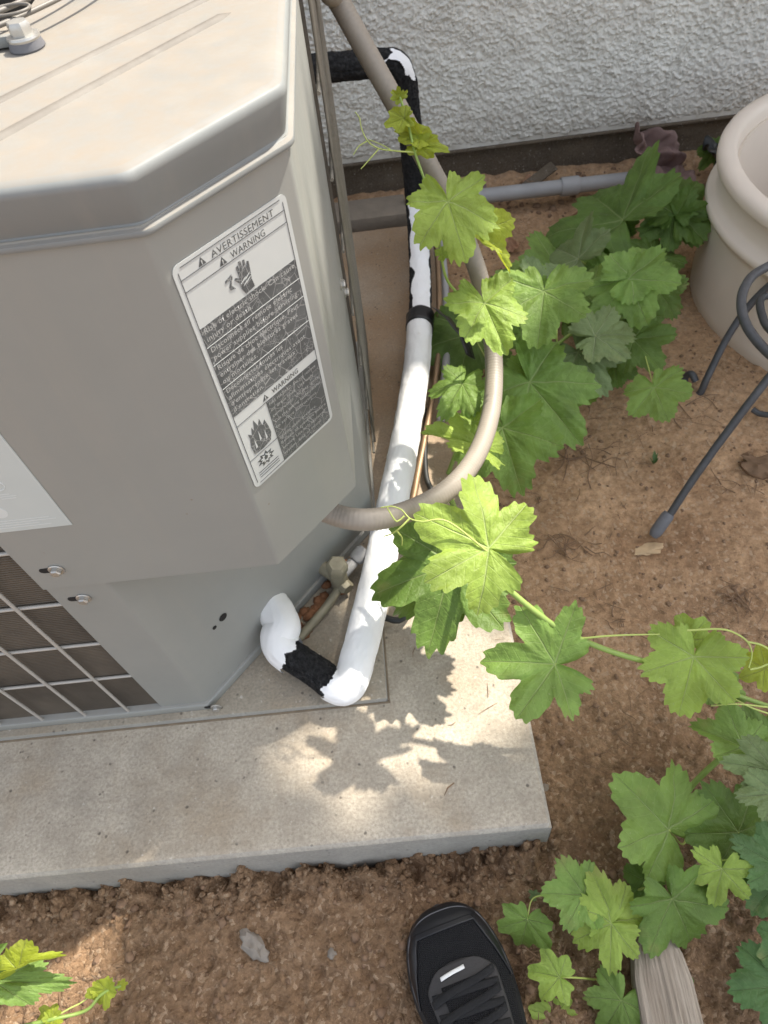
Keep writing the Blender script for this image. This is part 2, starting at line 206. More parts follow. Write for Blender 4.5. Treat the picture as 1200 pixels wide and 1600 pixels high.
TREE_GAPS=[[(-0.264,0.330),(-0.242,0.381),(-0.142,0.406),(-0.016,0.462),(0.052,0.511),(0.159,0.522),(0.191,0.428),(0.177,0.319),(0.114,0.283),(0.038,0.264),(-0.028,0.240),(-0.094,0.204),(-0.148,0.173),(-0.191,0.177),(-0.165,0.219),(-0.229,0.259),(-0.267,0.284)],[(-1.0,-.03),(-.45,-.03),(-.36,.35),(-.45,.85),(-1.0,.85)],[(-.16,.36),(.10,.36),(.16,1.0),(-.06,1.0)]]

# ------------------------------------------------------------------ camera, sky, sun, exposure
scn = bpy.context.scene
COL = scn.collection
cam_d = bpy.data.cameras.new('camera'); cam = bpy.data.objects.new('camera', cam_d); COL.objects.link(cam)
r_, u_, f_ = [Vector(v) for v in CAM_R]
cam.matrix_world = Matrix(((r_.x, u_.x, -f_.x, 0), (r_.y, u_.y, -f_.y, 0), (r_.z, u_.z, -f_.z, 1.0), (0, 0, 0, 1)))
cam_d.sensor_fit = 'HORIZONTAL'; cam_d.sensor_width = 36; cam_d.lens = CAM_F/1200*36
cam_d.clip_start = 0.02; cam_d.clip_end = 300
cam_d.dof.use_dof = True; cam_d.dof.focus_distance = 0.68; cam_d.dof.aperture_fstop = 16
scn.camera = cam

SUN = Vector((0.57, 0.41, 1.0)).normalized()          # direction towards the sun
elev = math.asin(SUN.z); azim = math.atan2(SUN.x, SUN.y)
w = bpy.data.worlds.new('World'); scn.world = w; w.use_nodes = True
wn = w.node_tree; bg = wn.nodes['Background']
sky = wn.nodes.new('ShaderNodeTexSky'); sky.sky_type = 'NISHITA'; sky.sun_disc = False
sky.sun_elevation = elev; sky.sun_rotation = azim
sky.air_density = 1.0; sky.dust_density = 3.0; sky.ozone_density = 1.0
hz = wn.nodes.new('ShaderNodeHueSaturation'); hz.inputs['Saturation'].default_value = .38       # thin white haze
wn.links.new(sky.outputs[0], hz.inputs['Color']); wn.links.new(hz.outputs[0], bg.inputs[0]); bg.inputs[1].default_value = 0.15
sd = bpy.data.lights.new('sun', 'SUN'); sun = bpy.data.objects.new('sun', sd); COL.objects.link(sun)
sd.energy = 3.4; sd.angle = math.radians(1.1); sd.color = (1.0, 0.93, 0.82)
sun.rotation_euler = SUN.to_track_quat('Z', 'Y').to_euler(); sun.location = (3, 3, 6)
scn.view_settings.view_transform = 'Standard'; scn.view_settings.look = 'None'
scn.view_settings.gamma = 1.0; scn.view_settings.use_curve_mapping = False
scn.view_settings.exposure = 1.42
scn.cycles.max_bounces = 8; scn.cycles.diffuse_bounces = 4; scn.cycles.use_denoising = True

# ------------------------------------------------------------------ helpers: noise
def _hash(i, j, k, seed):
    n = (i*374761393 + j*668265263 + k*2147483647 + seed*144665) & 0xffffffff
    n = ((n ^ (n >> 13))*1274126177) & 0xffffffff
    n = ((n ^ (n >> 16))*2246822519) & 0xffffffff
    return ((n ^ (n >> 15)) & 0xffff)/65535.0
def noise2(x, y, seed=0):
    x = np.asarray(x, float); y = np.asarray(y, float)
    i = np.floor(x).astype(np.int64); j = np.floor(y).astype(np.int64)
    u = x-i; v = y-j; u = u*u*(3-2*u); v = v*v*(3-2*v)
    a = _hash(i, j, 0, seed); b = _hash(i+1, j, 0, seed); c = _hash(i, j+1, 0, seed); d = _hash(i+1, j+1, 0, seed)
    return (a*(1-u)+b*u)*(1-v)+(c*(1-u)+d*u)*v*1.0
def fbm(x, y, oct=4, seed=0, gain=.5):
    s = 0; a = 1; t = 0
    for o in range(oct):
        s = s+a*noise2(x*2**o+o*17.3, y*2**o-o*9.1, seed+o); t += a; a *= gain
    return s/t
def sstep(a, b, x): t = np.clip((x-a)/(b-a), 0, 1); return t*t*(3-2*t)

# ------------------------------------------------------------------ helpers: objects
def link(name, verts, faces, mat=None, parent=None, smooth=False, sharp=None):
    me = bpy.data.meshes.new(name); me.from_pydata([tuple(v) for v in verts], [], [tuple(f) for f in faces]); me.update()
    return link_me(name, me, mat, parent, smooth, sharp)
def link_me(name, me, mat=None, parent=None, smooth=False, sharp=None):
    o = bpy.data.objects.new(name, me); COL.objects.link(o)
    if mat: me.materials.append(mat)
    if smooth:
        me.polygons.foreach_set('use_smooth', [True]*len(me.polygons))
        if sharp: me.set_sharp_from_angle(angle=math.radians(sharp))
    if parent: o.parent = parent
    return o
def bmo(name, bm, mat, parent=None, smooth=False, sharp=None):
    bmesh.ops.recalc_face_normals(bm, faces=bm.faces[:])
    me = bpy.data.meshes.new(name); bm.to_mesh(me); bm.free()
    return link_me(name, me, mat, parent, smooth, sharp)
def empty(name, loc=(0, 0, 0)):
    o = bpy.data.objects.new(name, None); COL.objects.link(o); o.empty_display_size = .05
    return o
def tag(o, label=None, cat=None, group=None, kind=None):
    if label: o['label'] = label
    if cat: o['category'] = cat
    if group: o['group'] = group
    if kind: o['kind'] = kind
    return o
def grid_mesh(nx, ny, P):
    f = []
    for j in range(ny-1):
        b = j*nx
        for i in range(nx-1): f.append((b+i, b+i+1, b+i+1+nx, b+i+nx))
    return P, f
def fast_grid(name, V, nx, ny, mat, parent=None):
    me = bpy.data.meshes.new(name)
    i, j = np.meshgrid(np.arange(nx-1), np.arange(ny-1)); b = (j*nx+i).ravel()
    q = np.stack([b, b+1, b+1+nx, b+nx], 1).astype(np.int32)
    me.vertices.add(len(V)); me.vertices.foreach_set('co', np.asarray(V, np.float32).ravel())
    me.loops.add(q.size); me.loops.foreach_set('vertex_index', q.ravel())
    me.polygons.add(len(q)); me.polygons.foreach_set('loop_start', np.arange(0, q.size, 4, dtype=np.int32))
    me.polygons.foreach_set('use_smooth', np.ones(len(q), bool))
    me.update(calc_edges=True); me.validate()
    o = bpy.data.objects.new(name, me); COL.objects.link(o); me.materials.append(mat)
    if parent: o.parent = parent
    return o
def bm_box(bm, lo, hi, bevel=0, seg=2):
    m = Matrix.Translation([(a+b)/2 for a, b in zip(lo, hi)]) @ Matrix.Diagonal([b-a for a, b in zip(lo, hi)]+[1])
    r = bmesh.ops.create_cube(bm, size=1, matrix=m)
    if bevel:
        es = set(e for v in r['verts'] for e in v.link_edges)
        bmesh.ops.bevel(bm, geom=list(es), offset=bevel, segments=seg, affect='EDGES', profile=.5)
def box(name, lo, hi, mat, parent=None, bevel=.002, seg=2):
    bm = bmesh.new(); bm_box(bm, lo, hi, bevel, seg)
    return bmo(name, bm, mat, parent, True, 40)
def catmull(P, step):
    P = [np.array(p, float) for p in P]
    if len(P) < 3:
        n = max(2, int(np.linalg.norm(P[1]-P[0])/step)+1)
        return np.array([P[0]+(P[1]-P[0])*t for t in np.linspace(0, 1, n)])
    Q = [2*P[0]-P[1]]+P+[2*P[-1]-P[-2]]; out = []
    for k in range(1, len(Q)-2):
        a, b, c, d = Q[k-1:k+3]; n = max(2, int(np.linalg.norm(c-b)/step)+1)
        for t in np.linspace(0, 1, n, endpoint=False):
            out.append(.5*((2*b)+(c-a)*t+(2*a-5*b+4*c-d)*t*t+(-a+3*b-3*c+d)*t**3))
    out.append(P[-1]); return np.array(out)
def frames(C):
    T = np.gradient(C, axis=0); T /= np.linalg.norm(T, axis=1)[:, None]
    up = np.array([0, 0, 1.]) if abs(T[0][2]) < .9 else np.array([1., 0, 0])
    N = [np.cross(T[0], up)]; N[0] /= np.linalg.norm(N[0])
    for k in range(1, len(T)):
        n = N[-1]-T[k]*(N[-1]@T[k]); N.append(n/np.linalg.norm(n))
    N = np.array(N); return T, N, np.cross(T, N)
def tube_geo(C, rad, n=12, caps=True, disp=None, mask=None):
    """C: centre line, rad: number or array. disp(s,theta)->added radius, mask(s,theta)->keep"""
    T, N, B = frames(C)
    s = np.r_[0, np.cumsum(np.linalg.norm(np.diff(C, axis=0), axis=1))]
    th = np.linspace(0, 2*np.pi, n, endpoint=False)
    S, TH = np.meshgrid(s, th, indexing='ij')
    R = np.broadcast_to(np.asarray(rad, float).reshape(-1, 1), S.shape).copy()
    if disp is not None: R = R+disp(S, TH)
    V = C[:, None, :]+R[..., None]*(np.cos(TH)[..., None]*N[:, None, :]+np.sin(TH)[..., None]*B[:, None, :])
    V = V.reshape(-1, 3); F = []; K = None
    if mask is not None: K = mask(S, TH)
    m = len(C)
    for i in range(m-1):
        for j in range(n):
            j2 = (j+1) % n
            if K is not None and not (K[i, j] and K[i+1, j] and K[i, j2] and K[i+1, j2]): continue
            F.append((i*n+j, i*n+j2, (i+1)*n+j2, (i+1)*n+j))
    if caps and mask is None:
        F.append(tuple(range(n))[::-1]); F.append(tuple((m-1)*n+j for j in range(n)))
    return V, F
def tube(name, P, rad, mat, parent=None, n=10, step=.01, disp=None, mask=None, taper=None):
    C = catmull(P, step); R = rad
    if taper: R = np.linspace(rad, rad*taper, len(C))
    V, F = tube_geo(C, R, n, True, disp, mask)
    if mask is not None:
        used = sorted(set(i for f in F for i in f)); mp = {a: b for b, a in enumerate(used)}
        V = V[used]; F = [tuple(mp[i] for i in f) for f in F]
    return link(name, V, F, mat, parent, True, 50)
def lathe(name, prof, centre, mat, parent=None, n=48, sharp=40):
    V = []; F = []
    for r, z in prof:
        for k in range(n):
            a = 2*math.pi*k/n; V.append((centre[0]+r*math.cos(a), centre[1]+r*math.sin(a), centre[2]+z))
    for i in range(len(prof)-1):
        for k in range(n):
            k2 = (k+1) % n; F.append((i*n+k, i*n+k2, (i+1)*n+k2, (i+1)*n+k))
    return link(name, V, F, mat, parent, True, sharp)
def lathe_axis(bm, prof, P, ax, n=24):
    """profile (r, h) along axis ax from point P, closed ends"""
    ax = Vector(ax).normalized(); q = ax.to_track_quat('Z', 'Y').to_matrix()
    rings = []
    for r, h in prof:
        rings.append([bm.verts.new(Vector(P)+q @ Vector((r*math.cos(2*math.pi*k/n), r*math.sin(2*math.pi*k/n), h))) for k in range(n)])
    for a, b in zip(rings, rings[1:]):
        for k in range(n): bm.faces.new((a[k], a[(k+1) % n], b[(k+1) % n], b[k]))
    bm.faces.new(rings[0][::-1]); bm.faces.new(rings[-1])

# ------------------------------------------------------------------ helpers: materials
class NT:
    def __init__(s, name):
        s.m = bpy.data.materials.new(name); s.m.use_nodes = True; s.t = s.m.node_tree; s.n = s.t.nodes
        s.b = s.n['Principled BSDF']; s.out = s.n['Material Output']
    def new(s, typ, **k):
        n = s.n.new('ShaderNode'+typ)
        for a, b in k.items(): setattr(n, a, b)
        return n
    def l(s, a, b): s.t.links.new(a, b)
    def put(s, sock, v):
        if hasattr(v, 'is_output'): s.l(v, sock)
        else: sock.default_value = v
    def math(s, op, a, b=0, c=0, clamp=False):
        n = s.new('Math', operation=op, use_clamp=clamp)
        for i, v in enumerate((a, b, c)): s.put(n.inputs[i], v)
        return n.outputs[0]
    def mix(s, f, a, b, blend='MIX'):
        n = s.new('Mix', data_type='RGBA', blend_type=blend); s.put(n.inputs[0], f); s.put(n.inputs[6], a); s.put(n.inputs[7], b); return n.outputs[2]
    def ramp(s, f, a, b, lo=0., hi=1.):
        n = s.new('MapRange'); s.put(n.inputs[0], f); n.inputs[1].default_value = a; n.inputs[2].default_value = b
        n.inputs[3].default_value = lo; n.inputs[4].default_value = hi; return n.outputs[0]
    def co(s, kind='Object', scale=None):
        o = s.new('TexCoord').outputs[kind]
        if kind == 'World': pass
        if scale:
            m = s.new('Mapping'); m.inputs['Scale'].default_value = scale; s.l(o, m.inputs[0]); return m.outputs[0]
        return o
    def pos(s, scale=None):
        o = s.new('NewGeometry').outputs['Position']
        if scale:
            m = s.new('Mapping'); m.inputs['Scale'].default_value = scale; s.l(o, m.inputs[0]); return m.outputs[0]
        return o
    def noise(s, vec, scale, detail=4, rough=.55, out='Fac', dist=0):
        n = s.new('TexNoise'); s.l(vec, n.inputs['Vector']); n.inputs['Scale'].default_value = scale
        n.inputs['Detail'].default_value = detail; n.inputs['Roughness'].default_value = rough; n.inputs['Distortion'].default_value = dist; return n.outputs[out]
    def voro(s, vec, scale, feat='F1', out='Distance', rand=1):
        n = s.new('TexVoronoi', feature=feat); s.l(vec, n.inputs['Vector']); n.inputs['Scale'].default_value = scale
        n.inputs['Randomness'].default_value = rand; return n.outputs[out]
    def bump(s, h, strength=.3, dist=.002, prev=None):
        n = s.new('Bump'); n.inputs['Strength'].default_value = strength; n.inputs['Distance'].default_value = dist
        s.l(h, n.inputs['Height'])
        if prev: s.l(prev, n.inputs['Normal'])
        return n.outputs[0]
    def fin(s, col, rough=.6, normal=None, metal=0, spec=.5):
        s.put(s.b.inputs['Base Color'], col); s.put(s.b.inputs['Roughness'], rough); s.put(s.b.inputs['Metallic'], metal)
        s.b.inputs['Specular IOR Level'].default_value = spec
        if normal: s.l(normal, s.b.inputs['Normal'])
        return s.m
def rgb(r, g, b): return (r, g, b, 1)
def simple(name, c, rough=.6, var=.12, scale=30, bump=.15, bscale=120, metal=0, spec=.5, bdist=.0015):
    t = NT(name); p = t.pos(); n = t.noise(p, scale, 4)
    d = tuple(max(0, x*(1-var)) for x in c); e = tuple(min(1, x*(1+var)) for x in c)
    nb = t.bump(t.noise(p, bscale, 3), bump, bdist) if bump else None
    return t.fin(t.mix(n, rgb(*d), rgb(*e)), rough, nb, metal, spec)

def mat_soil():
    t = NT('soil'); p = t.pos()
    wp = t.new('VectorMath', operation='ADD'); t.l(p, wp.inputs[0]); wn_ = t.new('VectorMath', operation='SCALE'); t.l(t.noise(p, 90, 3, .6, 'Color'), wn_.inputs[0]); wn_.inputs['Scale'].default_value = .010; t.l(wn_.outputs[0], wp.inputs[1]); q = wp.outputs[0]
    big = t.noise(p, 2.2, 3, .5); mid = t.noise(p, 10, 5, .65); fine = t.noise(p, 75, 6, .7); grit = t.noise(p, 420, 4, .7)
    sx = t.new('SeparateXYZ'); t.l(p, sx.inputs[0])
    c1 = t.mix(t.ramp(mid, .32, .66), rgb(.31, .178, .095), rgb(.58, .375, .215))
    c2 = t.mix(t.ramp(big, .35, .65), c1, rgb(.61, .395, .228))
    dry = t.ramp(sx.outputs[1], .12, .70)               # soil darker and browner in front, paler towards the back
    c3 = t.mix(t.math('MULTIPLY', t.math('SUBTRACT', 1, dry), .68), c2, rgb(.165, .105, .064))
    c4 = t.mix(t.ramp(fine, .34, .62), t.mix(.5, c3, rgb(.10, .056, .031)), c3)
    cell = t.voro(q, 190, 'F1', 'Color'); cs = t.new('SeparateXYZ'); t.l(cell, cs.inputs[0])
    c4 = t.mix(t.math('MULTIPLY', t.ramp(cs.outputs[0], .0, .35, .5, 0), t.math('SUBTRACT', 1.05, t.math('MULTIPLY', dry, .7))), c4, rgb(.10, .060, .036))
    dmp = t.noise(p, 4.5, 4, .6); c4 = t.mix(t.ramp(dmp, .58, .70, 0, .22), c4, rgb(.13, .078, .045))
    c4 = t.mix(t.ramp(cs.outputs[1], .80, 1, 0, .6), c4, rgb(.50, .37, .25))
    c5 = t.mix(t.ramp(grit, .60, .74), c4, rgb(.50, .37, .25))
    c5 = t.mix(t.ramp(grit, .30, .40, .5, 0), c5, rgb(.07, .045, .03))
    d1 = t.voro(q, 190); d2 = t.voro(q, 75)
    h = t.math('ADD', t.math('MULTIPLY', fine, 1.1), t.math('ADD', t.math('MULTIPLY', grit, .5), t.math('ADD', t.math('MULTIPLY', d1, t.math('MULTIPLY', t.math('SUBTRACT', 1.25, dry), -.7)), t.math('MULTIPLY', d2, t.math('MULTIPLY', t.math('SUBTRACT', 1.1, dry), -.9)))))
    return t.fin(c5, .95, t.bump(h, .8, .005), 0, .12)
def mat_concrete(name, a=(.41, .355, .28), b=(.56, .495, .395), stain=(.36, .235, .135), grey=.5):
    t = NT(name); p = t.pos(); sx = t.new('SeparateXYZ'); t.l(p, sx.inputs[0])
    big = t.noise(p, 3.5, 4, .6); mid = t.noise(p, 18, 4, .6); fine = t.noise(p, 220, 4, .7)
    c = t.mix(t.ramp(mid, .3, .7), rgb(*a), rgb(*b))
    c = t.mix(t.ramp(big, .45, .75, 0, .5), c, rgb(*[x*.75 for x in a]))
    warm = t.ramp(t.noise(p, 7, 5, .65), .48, .68, 0, .55); c = t.mix(warm, c, rgb(.38, .29, .19))
    c = t.mix(t.ramp(t.noise(t.pos((2.5, 9, 9)), 1, 5, .7), .56, .70, 0, .45), c, rgb(.24, .22, .185))
    # soil-stained rear half beside the pipes
    st = t.math('MULTIPLY', t.ramp(sx.outputs[1], .55, 1.0), t.ramp(t.noise(p, 6, 4), .25, .6, .45, .95))
    c = t.mix(st, c, rgb(*stain))
    c = t.mix(t.ramp(fine, .35, .62), t.mix(.5, c, rgb(.17, .145, .115)), c)
    c = t.mix(t.ramp(t.noise(p, 55, 5, .7), .58, .72, 0, .5), c, rgb(.20, .175, .14)); c = t.mix(t.ramp(t.noise(p, 130, 4, .7), .62, .70, 0, .55), c, rgb(.62, .57, .49))
    pits = t.voro(p, 70, 'F1'); pm = t.math('MULTIPLY', t.ramp(pits, .10, .2, 1, 0), t.ramp(t.noise(p, 40, 2), .52, .6))
    c = t.mix(t.math('MULTIPLY', pm, .75), c, rgb(.10, .085, .07))
    # vertical faces: grey damp cement
    nz = t.new('SeparateXYZ'); t.l(t.new('NewGeometry').outputs['True Normal'], nz.inputs[0])
    side = t.ramp(nz.outputs[2], .3, .8, 1, 0)
    c = t.mix(t.math('MULTIPLY', side, grey), c, rgb(.33, .35, .345))
    h = t.math('SUBTRACT', fine, t.math('MULTIPLY', pm, 1.5))
    return t.fin(c, .9, t.bump(h, .45, .0025), 0, .2)
def mat_stucco():
    t = NT('stucco'); p = t.pos(); n = t.noise(p, 6, 4); f = t.noise(p, 260, 4, .7)
    c = t.mix(t.ramp(n, .3, .7), rgb(.68, .66, .60), rgb(.80, .78, .71))
    c = t.mix(t.ramp(t.noise(p, 45, 4), .3, .5, .35, 0), c, rgb(.40, .37, .31))
    sx = t.new('SeparateXYZ'); t.l(p, sx.inputs[0])
    splash = t.math('MULTIPLY', t.ramp(sx.outputs[2], .09, .2, 1, 0), t.ramp(t.noise(p, 9, 4), .3, .7))
    c = t.mix(t.math('MULTIPLY', splash, .5), c, rgb(.34, .29, .22))
    return t.fin(c, .95, t.bump(t.math('ADD', t.noise(p, 95, 5, .6), f), .55, .004), 0, .15)
def mat_paint(name, c, c2, rough=.42, dust=.5):
    t = NT(name); p = t.pos(); n = t.noise(p, 5, 5, .6); s = t.noise(p, 60, 4, .6)
    col = t.mix(t.ramp(n, .3, .7), rgb(*c), rgb(*c2))
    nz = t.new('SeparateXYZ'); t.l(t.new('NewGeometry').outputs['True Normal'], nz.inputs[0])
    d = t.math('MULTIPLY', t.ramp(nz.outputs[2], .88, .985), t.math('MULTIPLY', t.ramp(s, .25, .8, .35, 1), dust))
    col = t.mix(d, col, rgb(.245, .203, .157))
    sp = t.ramp(t.voro(p, 45), .03, .07, 1, 0); gate = t.ramp(t.noise(p, 14, 2), .55, .62)
    col = t.mix(t.math('MULTIPLY', t.math('MULTIPLY', sp, gate), .6), col, rgb(.20, .13, .08))
    streak = t.noise(t.pos((30, 30, 2.0)), 1, 4, .6)
    col = t.mix(t.ramp(streak, .5, .8, 0, .18), col, rgb(.36, .33, .28))
    return t.fin(col, t.math('ADD', t.ramp(s, 0, 1, rough-.06, rough+.1), t.math('MULTIPLY', d, .35)), t.bump(t.noise(p, 400, 2), .06, .0006, t.bump(t.noise(p, 7, 3), .12, .006)), 0, .4)
def mat_leaf(name, c, vein, trans=.34, under=None):
    t = NT(name); uv = t.new('UVMap', uv_map='leaf').outputs[0]; p = t.pos()
    sx = t.new('SeparateXYZ'); t.l(uv, sx.inputs[0]); x = sx.outputs[0]; y = t.math('ABSOLUTE', sx.outputs[1])
    th = t.math('ARCTAN2', y, x)
    a = t.math('ADD', t.math('MULTIPLY', t.math('GREATER_THAN', th, .47), .95), t.math('MULTIPLY', t.math('GREATER_THAN', th, 1.40), .90))
    ca = t.math('COSINE', a); sa = t.math('SINE', a)
    u = t.math('ADD', t.math('MULTIPLY', x, ca), t.math('MULTIPLY', y, sa))
    v = t.math('ABSOLUTE', t.math('SUBTRACT', t.math('MULTIPLY', y, ca), t.math('MULTIPLY', x, sa)))
    wd = t.math('MAXIMUM', t.math('SUBTRACT', .020, t.math('MULTIPLY', u, .014)), .004)
    main = t.math('SUBTRACT', 1, t.math('DIVIDE', v, wd), clamp=True)
    ph = t.math('FRACT', t.math('MULTIPLY', t.math('SUBTRACT', u, t.math('MULTIPLY', v, .75)), 7.5))
    sec = t.math('SUBTRACT', 1, t.math('DIVIDE', t.math('ABSOLUTE', t.math('SUBTRACT', ph, .5)), .075), clamp=True)
    vm = t.math('MAXIMUM', main, t.math('MULTIPLY', sec, .26))
    oi = t.new('ObjectInfo').outputs['Random']
    n = t.noise(p, 28, 4); n2 = t.noise(p, 240, 3)
    d = tuple(k*.70 for k in c); e = tuple(min(1, k*1.22) for k in c)
    col = t.mix(t.ramp(n, .3, .7), rgb(*d), rgb(*e))
    col = t.mix(t.ramp(oi, 0, 1, 0, .30), col, rgb(c[0]*1.25, c[1]*1.02, c[2]*.8))
    spots = t.math('MULTIPLY', t.ramp(t.voro(p, 160), .07, .15, 1, 0), t.ramp(t.noise(p, 30, 2), .52, .62))
    col = t.mix(t.math('MULTIPLY', spots, .45), col, rgb(.45, .46, .28))
    col = t.mix(t.math('MULTIPLY', vm, .75), col, rgb(*vein))
    rr_ = t.math('SQRT', t.math('ADD', t.math('MULTIPLY', x, x), t.math('MULTIPLY', y, y)))
    br = t.math('MULTIPLY', t.ramp(rr_, .55, .95), t.ramp(t.noise(p, 22, 3), .60, .72))
    col = t.mix(t.math('MULTIPLY', br, .5), col, rgb(.36, .30, .12))
    h = t.math('SUBTRACT', t.math('MULTIPLY', t.noise(p, 85, 3), .9), t.math('MULTIPLY', vm, .35))
    nb = t.bump(h, .9, .0036)
    t.fin(col, t.ramp(n2, 0, 1, .42, .62), nb, 0, .35)
    tr = t.new('BsdfTranslucent'); t.l(t.mix(.35, col, rgb(c[0]*1.5, c[1]*1.35, c[2]*.5)), tr.inputs[0]); t.l(nb, tr.inputs['Normal'])
    ms = t.new('MixShader'); ms.inputs[0].default_value = trans
    t.l(t.b.outputs[0], ms.inputs[1]); t.l(tr.outputs[0], ms.inputs[2]); t.l(ms.outputs[0], t.out.inputs[0])
    return t.m
def mat_foam():
    t = NT('black_foam'); p = t.pos(); n = t.noise(p, 130, 5, .7); r = t.noise(t.pos((150, 45, 90)), 1.0, 5, .65, dist=.8)
    cr = t.math('ABSOLUTE', t.math('SUBTRACT', r, .5))
    c = t.mix(t.ramp(n, .35, .75), rgb(.008, .008, .009), rgb(.055, .054, .054))
    c = t.mix(t.ramp(t.noise(p, 300, 3), .66, .75, 0, .4), c, rgb(.20, .185, .165))
    h = t.math('ADD', t.ramp(cr, 0, .06), t.math('MULTIPLY', n, .8))
    return t.fin(c, .85, t.bump(h, .9, .004), 0, .3)
def mat_white():
    t = NT('white_coating'); p = t.pos(); n = t.noise(p, 12, 4); f = t.noise(p, 60, 4)
    c = t.mix(t.ramp(n, .35, .75), rgb(.83, .83, .82), rgb(.88, .885, .89))
    c = t.mix(t.ramp(t.noise(p, 35, 4), .66, .8, 0, .35), c, rgb(.52, .47, .38))
    return t.fin(c, .55, t.bump(f, .25, .003), 0, .35)
def mat_print():
    t = NT('black_print'); p = t.pos()
    k = t.voro(p, 95, 'DISTANCE_TO_EDGE'); k2 = t.voro(p, 330, 'DISTANCE_TO_EDGE')
    m = t.math('MAXIMUM', t.ramp(k, .0, .025, 1, 0), t.math('MULTIPLY', t.ramp(k2, 0, .06, 1, 0), t.ramp(t.noise(p, 60, 3), .45, .65)))
    fade = t.ramp(t.noise(p, 25, 4), .3, .75, 0, .55)
    c = t.mix(fade, rgb(.065, .070, .073), rgb(.16, .17, .172))
    return t.fin(t.mix(t.math('MULTIPLY', m, .7), c, rgb(.48, .49, .48)), .5, None, 0, .4)
def mat_coil():
    t = NT('dusty_coil_fins'); p = t.pos(); z = t.new('TexWave', wave_type='BANDS', bands_direction='Z'); t.l(p, z.inputs[0])
    z.inputs['Scale'].default_value = 75; z.inputs['Distortion'].default_value = 1.2; z.inputs['Detail'].default_value = 2
    n = t.noise(p, 14, 4)
    c = t.mix(t.ramp(n, .3, .7), rgb(.075, .062, .048), rgb(.15, .125, .095))
    c = t.mix(t.math('MULTIPLY', z.outputs['Fac'], .35), c, rgb(.20, .18, .15))
    return t.fin(c, .8, t.bump(z.outputs['Fac'], .7, .004), .2, .3)
def mat_wood():
    t = NT('weathered_wood'); p = t.co('Object', (90, 6, 90)); n = t.noise(p, 1.0, 6, .65, dist=1.2); q = t.pos()
    c = t.mix(t.ramp(n, .3, .7), rgb(.17, .135, .10), rgb(.42, .36, .29))
    c = t.mix(t.ramp(t.noise(q, 8, 3), .4, .8, 0, .4), c, rgb(.28, .24, .20))
    return t.fin(c, .9, t.bump(n, .9, .003), 0, .2)
def mat_knit():
    t = NT('black_knit'); p = t.co('Object'); wv = t.new('TexWave', wave_type='BANDS', bands_direction='X'); t.l(p, wv.inputs[0])
    wv.inputs['Scale'].default_value = 120; wv.inputs['Distortion'].default_value = .6
    wy = t.new('TexWave', wave_type='BANDS', bands_direction='Y'); t.l(p, wy.inputs[0]); wy.inputs['Scale'].default_value = 160
    h = t.math('MULTIPLY', wv.outputs['Fac'], wy.outputs['Fac'])
    return t.fin(t.mix(h, rgb(.006, .006, .007), rgb(.022, .022, .025)), .8, t.bump(h, .9, .002), 0, .3)

M = {}
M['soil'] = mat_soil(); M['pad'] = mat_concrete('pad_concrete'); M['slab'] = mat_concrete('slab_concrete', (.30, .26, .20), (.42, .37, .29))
M['found'] = mat_concrete('damp_foundation', (.055, .048, .037), (.15, .128, .10), (.085, .062, .04), 0)
M['stucco'] = mat_stucco()
M['paint'] = mat_paint('beige_grey_paint', (.262, .270, .253), (.292, .298, .278))
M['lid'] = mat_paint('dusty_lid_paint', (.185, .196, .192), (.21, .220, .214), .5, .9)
M['coil'] = mat_coil(); M['rib'] = mat_paint('shaded_rib_paint', (.125, .110, .092), (.155, .138, .115), .6, 0.0)  # rib colour darkened to stand in for the shading of the lid creases
M['wire'] = simple('coated_wire', (.42, .40, .36), .45, .15, 40, .1, 200)
M['darkwire'] = simple('guard_wire', (.16, .145, .125), .5, .3, 40, .2, 200)
M['sidewire'] = simple('weathered_guard_wire', (.20, .185, .155), .42, .5, 30, .3, 200)
M['zinc'] = simple('zinc_screw', (.48, .47, .44), .38, .2, 150, .15, 300, metal=.75)
M['hole'] = simple('dark_opening', (.012, .011, .01), .9, .2, 40, 0)
M['plate'] = simple('faded_plate', (.50, .55, .54), .4, .05, 20, .03, 100)
M['platemark'] = simple('faded_plate_print', (.60, .64, .63), .5, .05, 20, 0)
M['label'] = simple('label_white', (.50, .525, .515), .42, .05, 40, .04, 150)
M['print'] = mat_print(); M['fadedtext'] = simple('faded_white_print', (.40, .41, .40), .5, .2, 200, 0)
M['ink'] = simple('label_ink', (.075, .08, .082), .5, .3, 300, 0)
M['foam'] = mat_foam(); M['white'] = mat_white()
M['conduit'] = simple('conduit_pvc', (.275, .242, .198), .5, .22, 14, .12, 90)
M['greypvc'] = simple('grey_pvc', (.34, .335, .33), .5, .18, 18, .12, 90)
M['copper'] = simple('tarnished_copper', (.30, .20, .12), .5, .35, 40, .2, 160, metal=.5)
M['brass'] = simple('painted_valve', (.30, .27, .19), .5, .3, 60, .25, 200, metal=.2)
M['blackwire'] = simple('black_cable', (.016, .018, .017), .5, .2, 40, .1, 100)
M['greenwire'] = simple('green_cable', (.03, .075, .03), .5, .3, 40, .1, 100)
M['tape'] = simple('black_tape', (.022, .022, .023), .28, .3, 60, .3, 80)
M['clay'] = simple('beige_glazed_clay', (.70, .615, .52), .45, .09, 7, .05, 60)
M['clayin'] = simple('raw_clay_inside', (.40, .335, .26), .8, .12, 9, .2, 90)
M['iron'] = simple('painted_iron', (.062, .063, .067), .45, .55, 45, .5, 130)
M['rubber'] = simple('worn_grey_rubber', (.13, .13, .14), .6, .3, 60, .2, 150)
M['wood'] = mat_wood(); M['knit'] = mat_knit()
M['shoe'] = simple('black_rubberised_upper', (.010, .010, .012), .42, .25, 50, .25, 500, bdist=.0006)
M['sole'] = simple('black_sole', (.013, .013, .014), .6, .3, 40, .3, 200)
